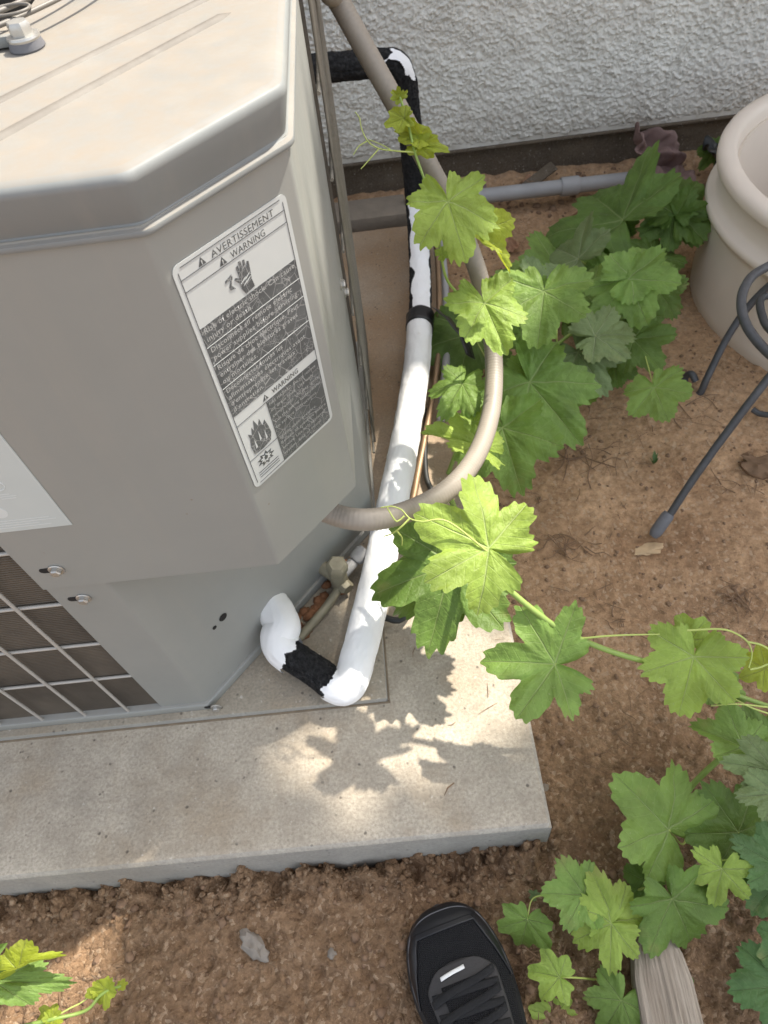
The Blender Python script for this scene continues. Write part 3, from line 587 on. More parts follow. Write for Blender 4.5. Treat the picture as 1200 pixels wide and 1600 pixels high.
M['lacebed'] = simple('charcoal_overlay', (.030, .028, .028), .6, .2, 60, .3, 400)
M['lace'] = simple('black_lace', (.008, .008, .009), .85, .3, 200, .6, 500)
M['tagwhite'] = simple('white_tag', (.75, .75, .73), .6, .04, 50, .1, 200)
M['sock'] = simple('black_sock', (.010, .010, .011), .95, .3, 100, .6, 300)
M['stone'] = simple('pale_stone', (.235, .205, .17), .85, .25, 60, .6, 120, bdist=.003)
M['clod'] = simple('soil_clod', (.21, .13, .078), .95, .4, 60, .7, 160, bdist=.003)
M['twig'] = simple('dry_twig', (.19, .115, .065), .85, .45, 50, .5, 200)
M['deadleaf'] = simple('dead_leaf', (.20, .13, .115), .8, .35, 40, .5, 120, bdist=.003)
M['tanleaf'] = simple('tan_leaf', (.36, .20, .115), .8, .3, 50, .5, 120)
M['plank'] = simple('old_board', (.24, .20, .155), .9, .3, 20, .6, 100, bdist=.003)
M['bark'] = simple('tree_bark', (.14, .105, .075), .95, .4, 30, .8, 60, bdist=.01)
M['treeleaf'] = simple('tree_foliage', (.06, .11, .025), .6, .4, 3, 0)
M['stem'] = simple('green_cane', (.24, .34, .075), .5, .25, 30, .2, 200)
M['tendril'] = simple('pale_tendril', (.40, .47, .12), .5, .15, 30, .1, 200)
LEAFM = [mat_leaf('leaf_young_green', (.30, .43, .080), (.52, .61, .26), .34),
         mat_leaf('leaf_fresh_green', (.205, .335, .075), (.40, .50, .21), .38),
         mat_leaf('leaf_deep_green', (.13, .225, .047), (.31, .39, .15), .34),
         mat_leaf('leaf_dusty_green', (.165, .235, .095), (.36, .40, .24), .25),
         mat_leaf('leaf_blue_green', (.095, .19, .062), (.26, .37, .17), .30),
         mat_leaf('leaf_tip_yellow', (.36, .44, .05), (.52, .58, .20), .42)]

# ------------------------------------------------------------------ ground
def ground_h(X, Y):
    X = np.asarray(X, float); Y = np.asarray(Y, float)
    z = -.105+.06*sstep(.2, 1.2, Y)+.012*sstep(.2, .9, X)
    z = z+.030*(fbm(X*3, Y*3, 3, 11)-.5)
    return z
def ground_full(X, Y):
    z = ground_h(X, Y)
    rough = .34+.95*sstep(.5, .1, Y)
    z = z+rough*(.020*(fbm(X*16, Y*16, 4, 3, .6)-.5)+.016*(np.abs(fbm(X*38, Y*38, 3, 8)-.5)*-2+.3))
    z = z+rough*.008*(fbm(X*130, Y*130, 2, 21)-.5)
    edge = sstep(.13, .185, Y)*sstep(.20, .12, X)*sstep(.30, .19, Y)     # loose soil banked against the pad front
    z = z+edge*(.004+.10*(fbm(X*9, Y*9+5, 3, 40, .6)-.5)+.13*(fbm(X*48, Y*30+5, 3, 42, .65)-.5))
    z = z+sstep(1.80, 1.92, Y)*.05*fbm(X*7, Y*7, 4, 61, .6)
    d = np.hypot((X-.01)/.075, (Y-.06)/.11); z = z-.010*sstep(1.15, .9, d)
    return z
xs = np.r_[np.linspace(-1.1, 1.25, 560), np.linspace(1.27, 1.9, 30)]; ys = np.r_[np.linspace(-.45, 1.0, 360), np.linspace(1.006, 1.95, 150)]
gx, gy = np.meshgrid(xs, ys); gz = ground_full(gx, gy)
V = np.stack([gx.ravel(), gy.ravel(), gz.ravel()], 1)
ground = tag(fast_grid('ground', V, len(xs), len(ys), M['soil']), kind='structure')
# coarse sheet out to the surroundings, just below
cx = np.linspace(-60, 60, 121); gx, gy = np.meshgrid(cx, cx)
gz = np.where((np.abs(gx) < 2.5) & (np.abs(gy) < 2.5), -.20, -.14)+0*gx
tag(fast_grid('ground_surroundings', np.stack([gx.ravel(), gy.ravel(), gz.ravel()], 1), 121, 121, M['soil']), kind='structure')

# ------------------------------------------------------------------ house wall
wall = empty('house_wall'); tag(wall, 'rough white stucco house wall above a dark damp foundation', 'wall')
nx, nz = 1000, 330
xs = np.linspace(-.35, 1.45, nx); zs = np.linspace(.082, .68, nz); X, Zz = np.meshgrid(xs, zs)
lump = fbm(X*105+Zz*9, Zz*125-X*7, 4, 5, .74); tro = fbm(X*22+3, Zz*30, 3, 9)
dY = .0088*np.clip(lump-.30, 0, .5)*(.55+.9*fbm(X*9, Zz*9, 2, 19))*2+.005*tro+.0035*fbm(X*190, Zz*190, 2, 31)
dY = dY-.006*sstep(.10, .083, Zz)
V = np.stack([X.ravel(), (1.912-dY).ravel(), Zz.ravel()], 1)
so = fast_grid('stucco', V, nx, nz, M['stucco'], wall); so.data.flip_normals()
bm = bmesh.new(); bm_box(bm, (-4, 1.908, .080), (4.5, 2.1, 2.35)); bmo('wall_core', bm, M['stucco'], wall)
V = []; xs = np.linspace(-4, 4.5, 600); zs = np.linspace(-.2, .10, 24); X, Zz = np.meshgrid(xs, zs)
Yy = 1.930-.012*fbm(X*20, Zz*25, 4, 77); fo = fast_grid('foundation', np.stack([X.ravel(), Yy.ravel(), Zz.ravel()], 1), 600, 24, M['found'], wall); fo.data.flip_normals()
box('weep_screed', (-4, 1.899, .074), (4.5, 1.96, .0795), M['found'], wall, .001)

# ------------------------------------------------------------------ concrete pad
pad = empty('concrete_pad'); tag(pad, 'pale concrete pad under the air conditioner with dappled sunlight', 'concrete pad')
nx, ny = 260, 330
x0, x1, y0, y1 = -1.25, .152, .190, 1.70
def pad_sheet():
    xs = np.linspace(x0, x1, nx); ys = np.linspace(y0, y1, ny); X, Y = np.meshgrid(xs, ys)
    R = .010
    dx = np.minimum(X-x0, x1-X); dy = np.minimum(Y-y0, y1-Y); d = np.minimum(dx, dy)
    Z = -R*(1-np.sqrt(np.clip(1-np.clip(1-d/R, 0, 1)**2, 0, 1)))*.9
    Z += .0016*(fbm(X*9, Y*9, 3, 2)-.5)+.0010*(fbm(X*90, Y*90, 2, 6)-.5)
    return X, Y, Z
X, Y, Zp = pad_sheet()
fast_grid('pad_top', np.stack([X.ravel(), Y.ravel(), Zp.ravel()], 1), nx, ny, M['pad'], pad)
def strip(name, pts_top, out, mat, parent, h=-.30, n=16, amp=.006, seed=3):
    T = np.array(pts_top); k = len(T); V = []
    for i in range(n):
        f = i/(n-1)
        for a in range(k):
            x, y, z = T[a]; zz = z+(h-z)*f
            o = amp*float(fbm(np.array([x*40+y*40]), np.array([zz*40]), 3, seed)[0]-.3)*min(1, f*6)+.010*f
            V.append((x+out[0]*o, y+out[1]*o, zz))
    F = [(i*k+a, i*k+a+1, (i+1)*k+a+1, (i+1)*k+a) for i in range(n-1) for a in range(k-1)]
    return link(name, V, F, mat, parent, True)
xs = np.linspace(x0, x1, nx); ys = np.linspace(y0, y1, ny)
strip('pad_front', [(x, y0, z) for x, z in zip(xs, Zp[0])], (0, -1), M['pad'], pad)
strip('pad_side', [(x1, y, z) for y, z in zip(ys, Zp[:, -1])], (1, 0), M['pad'], pad, seed=5)
strip('pad_back', [(x, y1, z) for x, z in zip(xs, Zp[-1])], (0, 1), M['pad'], pad, seed=6)
bm = bmesh.new(); bm_box(bm, (-1.0, .386, -.02), (-.057, 1.33, .013), .004, 2)
bmo('raised_plinth', bm, M['slab'], pad, True, 40)
M['joint'] = simple('dirty_joint', (.20, .155, .105), .95, .5, 60, .6, 200)
box('joint', (-1.0, .3830, -.004), (-.0535, .3862, .0018), M['joint'], pad, .0005); box('joint', (-.0572, .3866, -.004), (-.0538, 1.33, .0018), M['joint'], pad, .0005)

# ------------------------------------------------------------------ air conditioner
ac = empty('air_conditioner'); ac.location = (-.45, .80, .013)
tag(ac, 'beige grey outdoor air conditioner with a chamfered corner and warning label', 'air conditioner')
ac_inv = Matrix.Translation((.45, -.80, -.013))
def adopt(o, p=ac):
    o.parent = p
    if p is ac: o.matrix_parent_inverse = ac_inv
    return o
YF = .402; XR = -.054; XL = -.85; YB = 1.20; ZB = .030; ZC = .394; ZT = .782
def sheet(name, line, zlo, zhi, mat, th=.002, parent=None, rad=.0035, corner=None):
    """bent sheet metal following a plan polyline (outer face), with rounded bends"""
    L = [np.array(p, float) for p in line]; out = [L[0]]
    for a, b, c in zip(L, L[1:], L[2:]):
        d1 = (a-b)/np.linalg.norm(a-b); d2 = (c-b)/np.linalg.norm(c-b); p = b+d1*rad; q = b+d2*rad
        for t in np.linspace(0, 1, 6): out.append((1-t)**2*p+2*t*(1-t)*b+t*t*q)
    out.append(L[-1]); O = np.array(out)
    T = np.gradient(O, axis=0); T /= np.linalg.norm(T, axis=1)[:, None]; Nn = np.stack([-T[:, 1], T[:, 0]], 1)   # inward (left of travel)
    I = O+Nn*th; k = len(O); bm = bmesh.new()
    zl = np.full(k, zlo)
    if corner:                                     # lift the lower corner of the last run: rounded corner
        dist = np.linalg.norm(O-O[-1], axis=1)
    rows = []
    for P_, z in ((O, zhi), (O, zlo), (I, zlo), (I, zhi)): rows.append([bm.verts.new((p[0], p[1], z)) for p in P_])
    for a, b in zip(rows, rows[1:]+rows[:1]):
        for i in range(k-1): bm.faces.new((a[i], b[i], b[i+1], a[i+1]))
    bm.faces.new([r[0] for r in rows]); bm.faces.new([r[-1] for r in rows][::-1])
    return adopt(bmo(name, bm, mat, None, True, 35), parent or ac)
cov_line = [(-.401, YF-.0032), (-.141, YF-.0032), (XR+.0015, .4945), (XR+.0015, .885)]
low_line = [(-.401, YF), (-.333, YF), (-.0555, .712), (-.0555, .93)]
lower = sheet('lower_panel', low_line, ZB, .43, M['paint'])
cover = sheet('upper_cover', cov_line, ZC, ZT+.004, M['paint'])
# underside of the control box behind the cover
bm = bmesh.new(); vs = [bm.verts.new(p) for p in [(-.39, .405, ZC+.006), (-.142, .405, ZC+.006), (-.060, .497, ZC+.006), (-.060, .70, ZC+.006), (-.32, .42, ZC+.006)]]
f = bm.faces.new(vs); r = bmesh.ops.extrude_face_region(bm, geom=[f]); bmesh.ops.translate(bm, verts=[v for v in r['geom'] if isinstance(v, bmesh.types.BMVert)], vec=(0, 0, .002))
adopt(bmo('control_box_floor', bm, M['paint']))
# coil, base, rear posts
bm = bmesh.new(); bm_box(bm, (XL+.02, YF+.006, ZB), (-.405, YF+.036, ZT)); bm_box(bm, (XL+.02, YF+.037, ZB), (XL+.05, YB-.02, ZT)); bm_box(bm, (XL+.051, YB-.05, ZB), (XR-.010, YB-.02, ZT)); bm_box(bm, (XR-.036, .735, ZB), (XR-.010, YB-.051, ZT)); adopt(bmo('coil', bm, M['coil']))
def prism(name, poly, zlo, zhi, mat, bevel=.0015, parent=None):
    bm = bmesh.new(); vs = [bm.verts.new((x, y, zlo)) for x, y in poly]; f = bm.faces.new(vs)
    r = bmesh.ops.extrude_face_region(bm, geom=[f]); bmesh.ops.translate(bm, verts=[v for v in r['geom'] if isinstance(v, bmesh.types.BMVert)], vec=(0, 0, zhi-zlo))
    if bevel: bmesh.ops.bevel(bm, geom=bm.edges[:], offset=bevel, segments=2, affect='EDGES', profile=.5)
    return adopt(bmo(name, bm, mat, None, True, 40), parent or ac)
base_poly = [(XL-.003, YF-.005), (-.330, YF-.005), (-.052, .708), (-.050, YB+.003), (XL-.003, YB+.003)]
prism('base_pan', base_poly, .0135, .032, M['paint'], .002)
for x_, y_ in ((XL+.004, YB-.018), (XL+.004, YF+.004)):
    adopt(box('corner_post', (x_-.014, y_-.006, ZB), (x_+.014, y_+.018, ZT), M['paint'], None, .002))
# front, right, left and rear wire guards
bm0 = {}
def wire(P1, P2, r=.0021, mat='wire'):
    o = tube('grille_wire', [P1, P2], r, M[mat], None, 8, .5); return adopt(o)
vx = [-.4523-.0669*k for k in range(6)]; hz = [.0291, .1452, .2478, .3509, .4588, .562, .665]
for x in vx: wire((x, YF-.001, .026), (x, YF-.001, ZT), .0022)
for z in hz: wire((-.399, YF+.003, z), (XL+.01, YF+.003, z), .0024)
for k in range(12): wire((-.0415, .900+.0265*k, .028), (-.0415, .900+.0265*k, ZT), .0019, 'sidewire')
for z in hz: wire((-.0455, .87, z), (-.0455, YB, z), .0024, 'sidewire')
for k in range(5): wire((XL-.004, .50+.14*k, .028), (XL-.004, .50+.14*k, ZT), .0024)
for k in range(5): wire((-.70+.14*k, YB+.006, .028), (-.70+.14*k, YB+.006, ZT), .0024)
# lid with rolled edge
def offset_poly(poly, d):
    P_ = [np.array(p, float) for p in poly]; n = len(P_); out = []
    for i in range(n):
        a, b, c = P_[i-1], P_[i], P_[(i+1) % n]
        e1 = (b-a)/np.linalg.norm(b-a); e2 = (c-b)/np.linalg.norm(c-b)
        n1 = np.array([e1[1], -e1[0]]); n2 = np.array([e2[1], -e2[0]]); m = (n1+n2); m /= (1+n1@n2)
        out.append(b+m*d)
    return out
lid_poly = [(XL+.10, YF), (-.141, YF), (XR, .495), (XR, YB-.09), (XR-.09, YB), (XL+.09, YB), (XL, YB-.09), (XL, YF+.10)]
def round_poly(poly, rad=.012, n=5):
    P_ = [np.array(p, float) for p in poly]; out = []
    for i in range(len(P_)):
        a, b, c = P_[i-1], P_[i], P_[(i+1) % len(P_)]
        d1 = (a-b)/np.linalg.norm(a-b); d2 = (c-b)/np.linalg.norm(c-b); p = b+d1*rad; q = b+d2*rad
        for t in np.linspace(0, 1, n): out.append((1-t)**2*p+2*t*(1-t)*b+t*t*q)
    return out
prof = [(.000, .781), (.003, .7797), (.0060, .7800), (.0066, .7818), (.0058, .7838), (.0022, .7850), (.0010, .787), (.0075, .8125), (.0072, .8160), (.0050, .8190), (.000, .8207), (-.008, .8214), (-.03, .8218)]
loops = [[(p[0], p[1], z) for p in round_poly(offset_poly(lid_poly, d), max(.004, .007-abs(d)*.1))] for d, z in prof]
m_ = len(loops[0]); Vl = [v for L in loops for v in L]
Fl = [(i*m_+j, i*m_+(j+1) % m_, (i+1)*m_+(j+1) % m_, (i+1)*m_+j) for i in range(len(loops)-1) for j in range(m_)]
# top skin: bridge the last loop to the round fan mouth
ctr = np.array([-.452, .80]); last = np.array(loops[-1])[:, :2]
ang = [math.atan2(*(p-ctr)[::-1]) for p in last]
rings = [(.75, .8222), (.5, .8228), (.25, .8232), (0, .8236)]
for f_, z in rings:
    for j in range(m_):
        q = ctr+.235*np.array([math.cos(ang[j]), math.sin(ang[j])]); p = last[j]*f_+q*(1-f_); Vl.append((p[0], p[1], z))
for i in range(len(loops)-1, len(loops)-1+len(rings)):
    Fl += [(i*m_+j, i*m_+(j+1) % m_, (i+1)*m_+(j+1) % m_, (i+1)*m_+j) for j in range(m_)]
k0 = len(Vl)
for j in range(m_):
    q = ctr+.232*np.array([math.cos(ang[j]), math.sin(ang[j])]); Vl.append((q[0], q[1], .79))
i = len(loops)-1+len(rings); Fl += [(i*m_+j, i*m_+(j+1) % m_, k0+(j+1) % m_, k0+j) for j in range(m_)]
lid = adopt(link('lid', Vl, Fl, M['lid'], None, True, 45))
def rib(P1, P2, wd=.0100, h=.0032, z=.8222):
    P1 = np.array(P1); P2 = np.array(P2); d = P2-P1; Ln = np.linalg.norm(d); d /= Ln; n = np.array([-d[1], d[0]]); V = []; F = []; m = 9; N_ = 22
    for i in range(N_):
        t = i/(N_-1); e = min(1, min(t, 1-t)*Ln/.012); 
        for j in range(m):
            a = -1+2*j/(m-1); p = P1+d*t*Ln+n*a*wd/2*max(.15, e)
            V.append((p[0], p[1], z+h*math.cos(a*math.pi/2)*e-.0006))
    for i in range(N_-1):
        for j in range(m-1): F.append((i*m+j, i*m+j+1, (i+1)*m+j+1, (i+1)*m+j))
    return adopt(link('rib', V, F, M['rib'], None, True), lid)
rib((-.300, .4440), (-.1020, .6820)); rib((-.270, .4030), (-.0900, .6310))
rib((-.39, .430), (-.52, .430)); rib((-.39, .466), (-.52, .466))
# fan guard: concentric rings, spokes, fan hub inside
guard = adopt(empty('fan_guard'))
guard.location = (0, 0, 0)
for k, r in enumerate([.268, .246, .205, .165, .125, .085]):
    C = np.array([(ctr[0]+r*math.cos(a), ctr[1]+r*math.sin(a), .838+.012*(1-(r/.268)**2)) for a in np.linspace(0, 2*math.pi, 97)])
    V, F = tube_geo(C, .0019, 8); adopt(link('guard_ring', V, F, M['darkwire'], None, True), guard)
for k in range(8):
    a = math.pi/8+k*math.pi/4-.45; adopt(tube('guard_spoke', [(ctr[0]+.06*math.cos(a), ctr[1]+.06*math.sin(a), .849), (ctr[0]+.268*math.cos(a), ctr[1]+.268*math.sin(a), .8345)], .0019, M['wire'], None, 8, .5), guard)
bm = bmesh.new(); lathe_axis(bm, [(.06, 0), (.065, .01), (.065, .03), (.05, .036)], (ctr[0], ctr[1], .80), (0, 0, 1), 32); adopt(bmo('fan_motor', bm, M['darkwire'], None, True, 40), guard)
lathe_w = lathe('fan_shroud', [(.238, .64), (.238, .815)], (ctr[0], ctr[1], 0), M['darkwire'], None, 48); adopt(lathe_w, guard)
bm = bmesh.new(); lathe_axis(bm, [(.234, 0), (.234, .002)], (ctr[0], ctr[1], .64), (0, 0, 1), 48); adopt(bmo('fan_well', bm, M['hole'], None, True, 40), guard)
for k in range(4):
    a = k*math.pi/2; bm = bmesh.new(); vs = []
    for rr, aa, z in ((.05, -.35, .735), (.22, -.55, .72), (.225, .35, .775), (.05, .35, .77)): vs.append(bm.verts.new((ctr[0]+rr*math.cos(a+aa), ctr[1]+rr*math.sin(a+aa), z)))
    f = bm.faces.new(vs); r = bmesh.ops.extrude_face_region(bm, geom=[f]); bmesh.ops.translate(bm, verts=[v for v in r['geom'] if isinstance(v, bmesh.types.BMVert)], vec=(0, 0, .002)); adopt(bmo('fan_blade', bm, M['darkwire']), guard)
# guard clamp: bolt, washer and dark rubber seat on the lid
cl = adopt(empty('guard_clamp'))
def ax_part(name, prof, P_, ax, mat, parent, n=24):
    bm = bmesh.new(); lathe_axis(bm, prof, P_, ax, n); return adopt(bmo(name, bm, mat, None, True, 35), parent)
cb = (-.2445, .606, .8225)
ax_part('rubber_seat', [(.0125, 0), (.0135, .002), (.012, .007)], cb, (0, 0, 1), M['rubber'], cl)
ax_part('washer', [(.0120, .007), (.0125, .0085), (.0120, .010)], cb, (0, 0, 1), M['zinc'], cl)
ax_part('bolt_head', [(.0085, .010), (.0088, .016), (.0075, .0185)], cb, (0, 0, 1), M['zinc'], cl, 6)
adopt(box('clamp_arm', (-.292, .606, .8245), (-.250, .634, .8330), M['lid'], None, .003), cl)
C = np.array([(cb[0]-.012+.016*math.cos(a), cb[1]+.026+.012*math.sin(a), .8415) for a in np.linspace(0, 2*math.pi, 25)]); V, F = tube_geo(C, .0012, 6); adopt(link('wire_clip', V, F, M['darkwire'], None, True), cl)
# screws in slots on the front flange
def screw(P_, ax=(0, -1, 0), slot=True):
    e_ = adopt(empty('screw')); P_ = Vector(P_); ax = Vector(ax)
    ax_part('washer', [(.0082, 0), (.0085, .0012), (.0075, .002)], P_, ax, M['zinc'], e_)
    ax_part('screw_head', [(.0055, .002), (.0058, .0055), (.0045, .007)], P_, ax, M['zinc'], e_, 6)
    if slot:
        bm = bmesh.new(); n = 16; pts = []
        for k in range(n):
            a = 2*math.pi*k/n; pts.append((P_.x-.006+(.0095 if math.cos(a) < 0 else .011)*math.copysign(1, math.cos(a))*.55+.0042*math.cos(a)-.003, P_.y+.0002, P_.z+.0042*math.sin(a)))
        bm.faces.new([bm.verts.new(p) for p in pts]); f = bm.faces[:] if False else list(bm.faces)
        r = bmesh.ops.extrude_face_region(bm, geom=f); bmesh.ops.translate(bm, verts=[v for v in r['geom'] if isinstance(v, bmesh.types.BMVert)], vec=(0, -.0006, 0)); adopt(bmo('slot', bm, M['hole']), e_)
screw((-.3685, YF-.0034, .4300)); screw((-.3700, YF-.0002, .3641))
screw((-.318, YF-.0052, .0235)); screw((XR+.0016, .800, .455), (1, 0, 0), False); screw((XR+.0016, .86, .40), (1, 0, 0), False)
# punched holes in the chamfered lower panel
n2 = Vector((.312, -.279, 0)).normalized()
for (x, y, z, r) in ((-.2725, .4697, .1665, .0068), (-.2845, .4563, .1634, .0035)):
    ax_part('punched_hole', [(r, 0), (r*.98, .0004)], Vector((x, y, z))+n2*.0008, n2, M['hole'], ac, 20)

# ---- warning label on the chamfer
E1 = Vector((.0885, .0962, 0)).normalized(); EZ = Vector((0, 0, 1)); EN = E1.cross(EZ)          # EN points out of the face
if EN.y > 0: EN = -EN
L0 = Vector((-.141, YF-.0032, .752))+E1*.0070+EN*.0006
LW, LH = .1105, .234
def lp(u, v, h): return L0+E1*u+EZ*(-v)+EN*h
def lrect(u0, v0, u1, v1, h, mat, name, parent, rad=.0, th=.0002):
    pts = []
    if rad:
        for cx_, cy_, a0 in ((u1-rad, v0+rad, -90), (u1-rad, v1-rad, 0), (u0+rad, v1-rad, 90), (u0+rad, v0+rad, 180)):
            for k in range(6):
                a = math.radians(a0+18*k); pts.append((cx_+rad*math.cos(a), cy_+rad*math.sin(a)))
    else: pts = [(u0, v0), (u1, v0), (u1, v1), (u0, v1)]
    return lpoly(pts, h, mat, name, parent, th)
def lpoly(pts, h, mat, name, parent, th=.0002):
    bm = bmesh.new(); f = bm.faces.new([bm.verts.new(lp(u, v, h-th)) for u, v in pts])
    r = bmesh.ops.extrude_face_region(bm, geom=[f]); bmesh.ops.translate(bm, verts=[v for v in r['geom'] if isinstance(v, bmesh.types.BMVert)], vec=EN*th)
    return adopt(bmo(name, bm, mat), parent)
label = lrect(0, 0, LW, LH, .0004, M['label'], 'warning_label', ac, .006, .0004)
label['label'] = 'bilingual black and white electric shock warning label'
TXT = Matrix(((E1.x, 0, EN.x, 0), (E1.y, 0, EN.y, 0), (0, 1, 0, 0), (0, 0, 0, 1)))
def text(body, u, v, size, h, mat, parent, bold=0, maxw=None, mw=None, org=None):
    cu = bpy.data.curves.new('lettering', 'FONT'); cu.body = body; cu.size = size; cu.offset = bold; cu.resolution_u = 2; cu.space_character = 1.08
    o = bpy.data.objects.new('lettering_curve', cu); COL.objects.link(o)
    dg = bpy.context.evaluated_depsgraph_get(); me = bpy.data.meshes.new_from_object(o.evaluated_get(dg)); bpy.data.objects.remove(o)
    if len(me.vertices) == 0: return None
    X_ = [vv.co.x for vv in me.vertices]; wdt = max(X_)-min(X_); k = 1 if not maxw else maxw/wdt
    T_ = mw or TXT; O = org or (lambda a, b, c: lp(a, b, c))
    me.transform(Matrix.Translation(O(u, v, h)) @ T_ @ Matrix.Diagonal((k, 1, 1, 1)))
    me.name = 'lettering'; return adopt(link_me('lettering', me, mat), parent)
HT = .0007
# border rule, header rules
def rule(u0, v0, u1, v1, wd=.0005): return lrect(min(u0, u1)-wd/2, min(v0, v1)-wd/2, max(u0, u1)+wd/2, max(v0, v1)+wd/2, HT, M['ink'], 'rule', label)
bx = .0042
rule(bx+.003, .003, LW-bx-.003, .003); rule(bx, .006, bx, LH-.006); rule(LW-bx, .006, LW-bx, LH-.006); rule(bx+.003, LH-.0035, LW-bx-.003, LH-.0035)
rule(bx, .0118, LW-bx, .0118); rule(bx, .0212, LW-bx, .0212)
def tri(u, v, s):
    lpoly([(u, v-s), (u+s*.58, v), (u-s*.58, v)], HT, M['ink'], 'alert_triangle', label)
    lrect(u-.0004, v-s*.62, u+.0004, v-s*.28, HT+.0002, M['label'], 'mark', label); lrect(u-.0004, v-s*.2, u+.0004, v-s*.1, HT+.0002, M['label'], 'mark', label)
tri(.0245, .0108, .0060); tri(.0410, .0200, .0060)
text('AVERTISSEMENT', .0335, .0108, .0076, HT, M['ink'], label, 0, .0620)
text('WARNING', .0490, .0200, .0076, HT, M['ink'], label, 0, .0345)
# hand being struck
hand = [(.050, .046), (.049, .040), (.0455, .036), (.0470, .0345), (.0505, .0365), (.0500, .0275), (.0520, .0272), (.0530, .033), (.0532, .0250), (.0555, .0250), (.0560, .033), (.0572, .0258), (.0592, .0262), (.0590, .0335), (.0608, .0285), (.0625, .0292), (.0618, .037), (.0610, .043), (.0620, .0500), (.0525, .0515)]
lpoly(hand, HT, M['print'], 'hand_symbol', label)
lpoly([(.0375, .0320), (.0445, .0300), (.0448, .0325), (.0420, .0380), (.0450, .0420), (.0400, .0408), (.0395, .0385), (.0425, .0335), (.0375, .0340)], HT, M['print'], 'spark_symbol', label)
for q in range(2): lpoly([(.0500+.002*q, .0415+.003*q), (.0560, .0385+.003*q), (.0545, .0400+.003*q), (.0612, .0372+.003*q), (.0550, .0412+.003*q), (.0562, .0398+.003*q)], HT+.0002, M['label'], 'spark_symbol', label)
# dark text panel
D0, D1 = .0525, .1430
lrect(bx, D0, LW-bx, D1, HT-.0001, M['print'], 'text_panel', label)
lines = ['Risk of electric shock. Can cause', 'injury or death.', None, 'Disconnect all remote electric', 'power supplies before servicing.', None, 'Risque de choc \u00e9lectrique. Peut', 'entra\u00eener des blessures graves', 'ou mortelles.', None, 'D\u00e9connecter toutes les', 'alimentations \u00e9lectriques avant', "d'entreprendre les travaux", "d'entretien."]
v = D0+.0058
for ln in lines:
    if ln is None:
        lrect(bx, v-.0030, LW-bx, v-.0026, HT+.0001, M['label'], 'rule', label); v += .0030; continue
    text(ln, bx+.0025, v, .0066, HT+.0002, M['fadedtext'], label, .00003, min(.0965, len(ln)*.00295)); v += .0071
# lower warning
text('WARNING', .0490, .1512, .0070, HT, M['ink'], label, .0001, .0330); tri(.0405, .1514, .0058)
rule(bx, .1540, LW-bx, .1540); rule(.0400, .1540, .0400, LH-.0035); rule(bx, .1990, .0400, .1990)
lrect(.0402, .1542, LW-bx, LH-.0040, HT-.0001, M['print'], 'text_panel', label)
small = ['FIRE HAZARD. Do not remove', 'or drain lines. Use only', 'compressor. Oil may ignite.', 'Cut the tubing cutter. Refer', 'to service instructions.', '', 'System under pressure.', 'Relieve all pressure before', 'service. Use only approved', 'system. Risk of injury.']
v = .1600
for ln in small:
    if ln: text(ln, .0420, v, .0048, HT+.0002, M['fadedtext'], label, 0, min(.0620, len(ln)*.0023))
    v += .0071
flame = [(.0120, .1960), (.0105, .1850), (.0125, .1760), (.0120, .1700), (.0155, .1740), (.0175, .1660), (.0190, .1720), (.0215, .1605), (.0245, .1700), (.0275, .1640), (.0290, .1730), (.0325, .1690), (.0345, .1780), (.0355, .1870), (.0325, .1950), (.022, .1968)]
lpoly(flame, HT, M['print'], 'flame_symbol', label)
for q in ((.0160, .1850), (.0225, .1800), (.0290, .1840)): lpoly([(q[0]-.001, q[1]+.006), (q[0], q[1]-.006), (q[0]+.0012, q[1]+.005)], HT+.0002, M['label'], 'flame_symbol', label)
star = []
for k in range(18):
    a = 2*math.pi*k/18; rr = .0095 if k % 2 == 0 else .0058; star.append((.0215+rr*math.cos(a)*1.15, .2090+rr*math.sin(a)*.85))
lpoly(star, HT, M['ink'], 'burst_symbol', label); star2 = [(.0215+(u-.0215)*.62, .2090+(v_-.2090)*.62) for u, v_ in star]; lpoly(star2, HT+.0002, M['label'], 'burst_symbol', label)
lpoly([(.0195, .2075), (.0215, .2050), (.0240, .2080), (.0225, .2105), (.0200, .2105)], HT+.0004, M['ink'], 'burst_symbol', label)
for q in (.2195, .2225, .2255): rule(.0095, q, .0345, q, .0006)
# ---- rating plate on the front
PX0, PX1, PZ0, PZ1 = -.50, -.3175, .502, .70
bm = bmesh.new(); bm_box(bm, (-.398, YF-.0040, PZ0), (PX1, YF-.0033, PZ1), .0003, 1); plate = adopt(bmo('rating_plate', bm, M['plate'])); plate['label'] = 'pale sun-bleached rating plate with faded print'
PT = Matrix(((1, 0, 0, 0), (0, 0, -1, 0), (0, 1, 0, 0), (0, 0, 0, 1)))
def pp(u, v, h): return Vector((u, YF-.0040-h, v))
def prect(u0, v0, u1, v1, h=.0002):
    bm = bmesh.new(); bm_box(bm, (u0, YF-.0040-h, v0), (u1, YF-.0041, v1)); return adopt(bmo('faded_line', bm, M['platemark']), plate)
C = np.array([(-.3555+.0075*math.cos(a), YF-.0041, .5685+.0065*math.sin(a)) for a in np.linspace(0, 2*math.pi, 33)]); V, F = tube_geo(C, .00045, 6); adopt(link('certification_ring', V, F, M['platemark'], None, True), plate)
text('U', -.3608, .5665, .0070, .0002, M['platemark'], plate, .0002, None, PT, pp); text('L', -.3552, .5640, .0070, .0002, M['platemark'], plate, .0002, None, PT, pp)
for k, (a, b) in enumerate(((-.3640, -.350), (-.3635, -.345), (-.360, -.3465))): prect(a, .556-.003*k, b, .5572-.003*k)
for k, (a, b) in enumerate(((-.395, -.332), (-.395, -.327), (-.395, -.345), (-.395, -.335))): prect(a, .5185-.0035*k, b, .5196-.0035*k)
prect(-.3192, .504, -.3186, .70)
